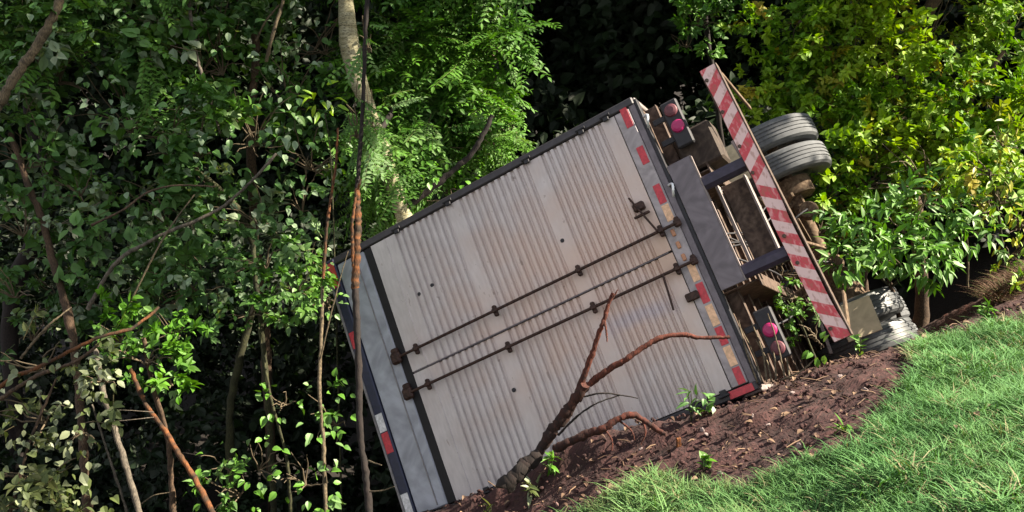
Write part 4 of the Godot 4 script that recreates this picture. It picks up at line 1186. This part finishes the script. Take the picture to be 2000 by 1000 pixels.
func stone_mesh(sd: int) -> Mesh:
	var st := st_new()
	var n := FastNoiseLite.new()
	n.seed = sd; n.frequency = 0.9
	var P := func(i: int, j: int) -> Vector3:
		var th := PI * i / 5.0
		var ph := TAU * (j % 8) / 8.0
		var d := Vector3(sin(th) * cos(ph), cos(th) * 0.7, sin(th) * sin(ph))
		return d * (1.0 + n.get_noise_3dv(d * 1.2) * 0.7)
	for i in 5:
		for j in 8:
			quad(st, P.call(i, j), P.call(i, j + 1), P.call(i + 1, j + 1), P.call(i + 1, j), Vector3.ZERO)
	return st.commit()

func build_small() -> void:
	# clods and crumbs of torn earth
	for q in 3:
		var mesh := stone_mesh(q + 3)
		var xf := []
		var cols := []
		for i in 1100:
			var x := rng.randf_range(-0.9, 4.6)
			var z := rng.randf_range(-8.6, -5.6)
			if soil_mask(x, z) < 0.4: continue
			var s := 0.005 + 0.018 * pow(rng.randf(), 3.0)
			xf.append(Transform3D(Basis(rv(), rng.randf() * TAU) * Basis().scaled(Vector3.ONE * s), Vector3(x, ground(x, z) + s * 0.4 + 0.015, z)))
			var c := Color(0.042, 0.018, 0.017).lerp(Color(0.095, 0.042, 0.038), rng.randf())
			if rng.randf() < 0.03: c = Color(0.28, 0.21, 0.19)
			cols.append(c)
		multi("soil_crumbs", mesh, M.clod, xf, cols)
	# the pale chips that can be told apart
	var ch := stone_mesh(31)
	var spots := [[1548, 775, "beside the corner of the trailer"], [1470, 822, "in the middle of the torn soil"], [1372, 850, "below the leaning green sprig"], [1405, 935, "at the edge of the turf"], [1560, 880, "halfway up the soil bank"], [1640, 742, "just under the striped bar"], [1250, 885, "left of the orange splinter of wood"], [1380, 856, "above the small green weed at the turf"], [1690, 770, "on the upper soil near the grass"], [1500, 840, "right of centre on the soil"]]
	for s in spots:
		var g := on_ground(s[0], s[1])
		var n := mesh_node("pale_chip", ch, mat("chip", lin(0.24, 0.185, 0.175), 0.9))
		n.transform = Transform3D(Basis(rv(), rng.randf() * TAU) * Basis().scaled(Vector3(0.024, 0.013, 0.018)), g + Vector3(0, 0.03, 0))
		tag(n, "small pale stone chip " + s[2], "stone", "pale chips on the soil")
	var g2 := on_ground(1325, 880)
	var sp := st_new(); box(sp, Vector3.ZERO, Vector3(0.035, 0.11, 0.02), 0.004)
	var spn := obj("wood_splinter", sp, M.bark_orange)
	spn.transform = Transform3D(Basis.from_euler(Vector3(0.3, 0.4, 0.25)), g2 + Vector3(0, 0.05, 0))
	tag(spn, "short orange splinter of wood stuck in the soil", "splinter")
	# weeds and sprigs
	var weeds := [
		[1350, 800, 7, 0.26, "lance", "deep", 16, "dark green sprig standing against the lower edge of the doors"],
		[1385, 790, 7, 0.16, "broad", "deep", 12, "small dark leafy sprig right of the taller sprig by the doors"],
		[955, 915, 7, 0.22, "lance", "olive", 18, "pale grey-green weed in front of the bottom of the doors"],
		[1075, 915, 6, 0.17, "lance", "fresh", 22, "bright green weed at the foot of the broken sapling"],
		[1040, 950, 6, 0.13, "lance", "olive", 18, "low olive weed beside the rotten stump"],
		[1375, 925, 6, 0.13, "broad", "fresh", 14, "small green weed at the edge of the turf"],
		[1645, 850, 6, 0.08, "lance", "fresh", 12, "tiny green tuft alone on the bare soil"],
		[1925, 640, 8, 0.22, "lance", "fresh", 26, "green tuft among the dead grass at the right"],
		[1680, 690, 7, 0.16, "broad", "mid", 14, "leafy weed under the lower end of the striped bar"],
		[1985, 580, 8, 0.25, "lance", "lime", 24, "yellow-green tuft at the right edge above the lawn"],
	]
	for w in weeds:
		var g := on_ground(w[0], w[1])
		var r := thing("weed", w[7], "weed", g - Vector3(0, 0.01, 0), "weeds on the bank")
		for s in 3:
			var tip: Vector3 = Vector3(rng.randf_range(-0.35, 0.35), 1.0, rng.randf_range(-0.3, 0.3)) * w[3]
			add_stem(r, "stem", [Vector3.ZERO, tip * 0.5 + rv() * 0.01, tip], 0.005, 0.002, "bark_moss")
			for i in int(w[6] / 3.0):
				var t := rng.randf_range(0.25, 1.0)
				var n := mesh_node("leaf", leaf_mesh[w[4]][rng.randi() % 3], toned(w[5], 3 if rng.randf() < 0.2 else rng.randi() % 3), r)
				n.transform = turned(rv() + Vector3(0, 0.5, 0), Vector3.UP + rv() * 0.5, rng.randf_range(0.5, 0.9), tip * t)
	# dry stalks leaning against the underside of the trailer
	var where := ["by the corner reflector", "second from the corner reflector", "in the middle of the leaning bunch", "behind the middle of the bunch", "next to the pink tail lamp", "lowest, bent across the soil", "crossing the others", "outermost, nearest the mud flap"]
	for i in 8:
		var a := at(1480 + i * 9.0, 735 - i * 1.0, 7.25)
		var b := at(1440 + i * 13.0 + rng.randf_range(-6, 6), 610 + rng.randf_range(-10, 30) + i * 4, 7.5)
		if i == 5: b = at(1590, 690, 7.2)
		if i == 6: b = at(1500, 600, 7.4)
		var r := thing("dry_stalk", "straw-coloured dry stalk leaning under the trailer, " + where[i], "stalk", Vector3(a.x, a.y - 0.05, a.z), "dry stalks under the trailer")
		add_stem(r, "stem", [Vector3.ZERO, (b - a) * 0.5 + rv() * 0.03, b - a], 0.009, 0.004, "bark_pale")

func on_ground(px: float, py: float) -> Vector3:             # where the line of sight meets the ground
	var d := 3.0
	while d < 14.0:
		var p := at(px, py, d)
		if p.y < ground(p.x, p.z): return Vector3(p.x, ground(p.x, p.z), p.z)
		d += 0.02
		if d > 7.5 and px < 1500.0: return on_ground(px, py + 12.0)
	return at(px, py, 8.0)
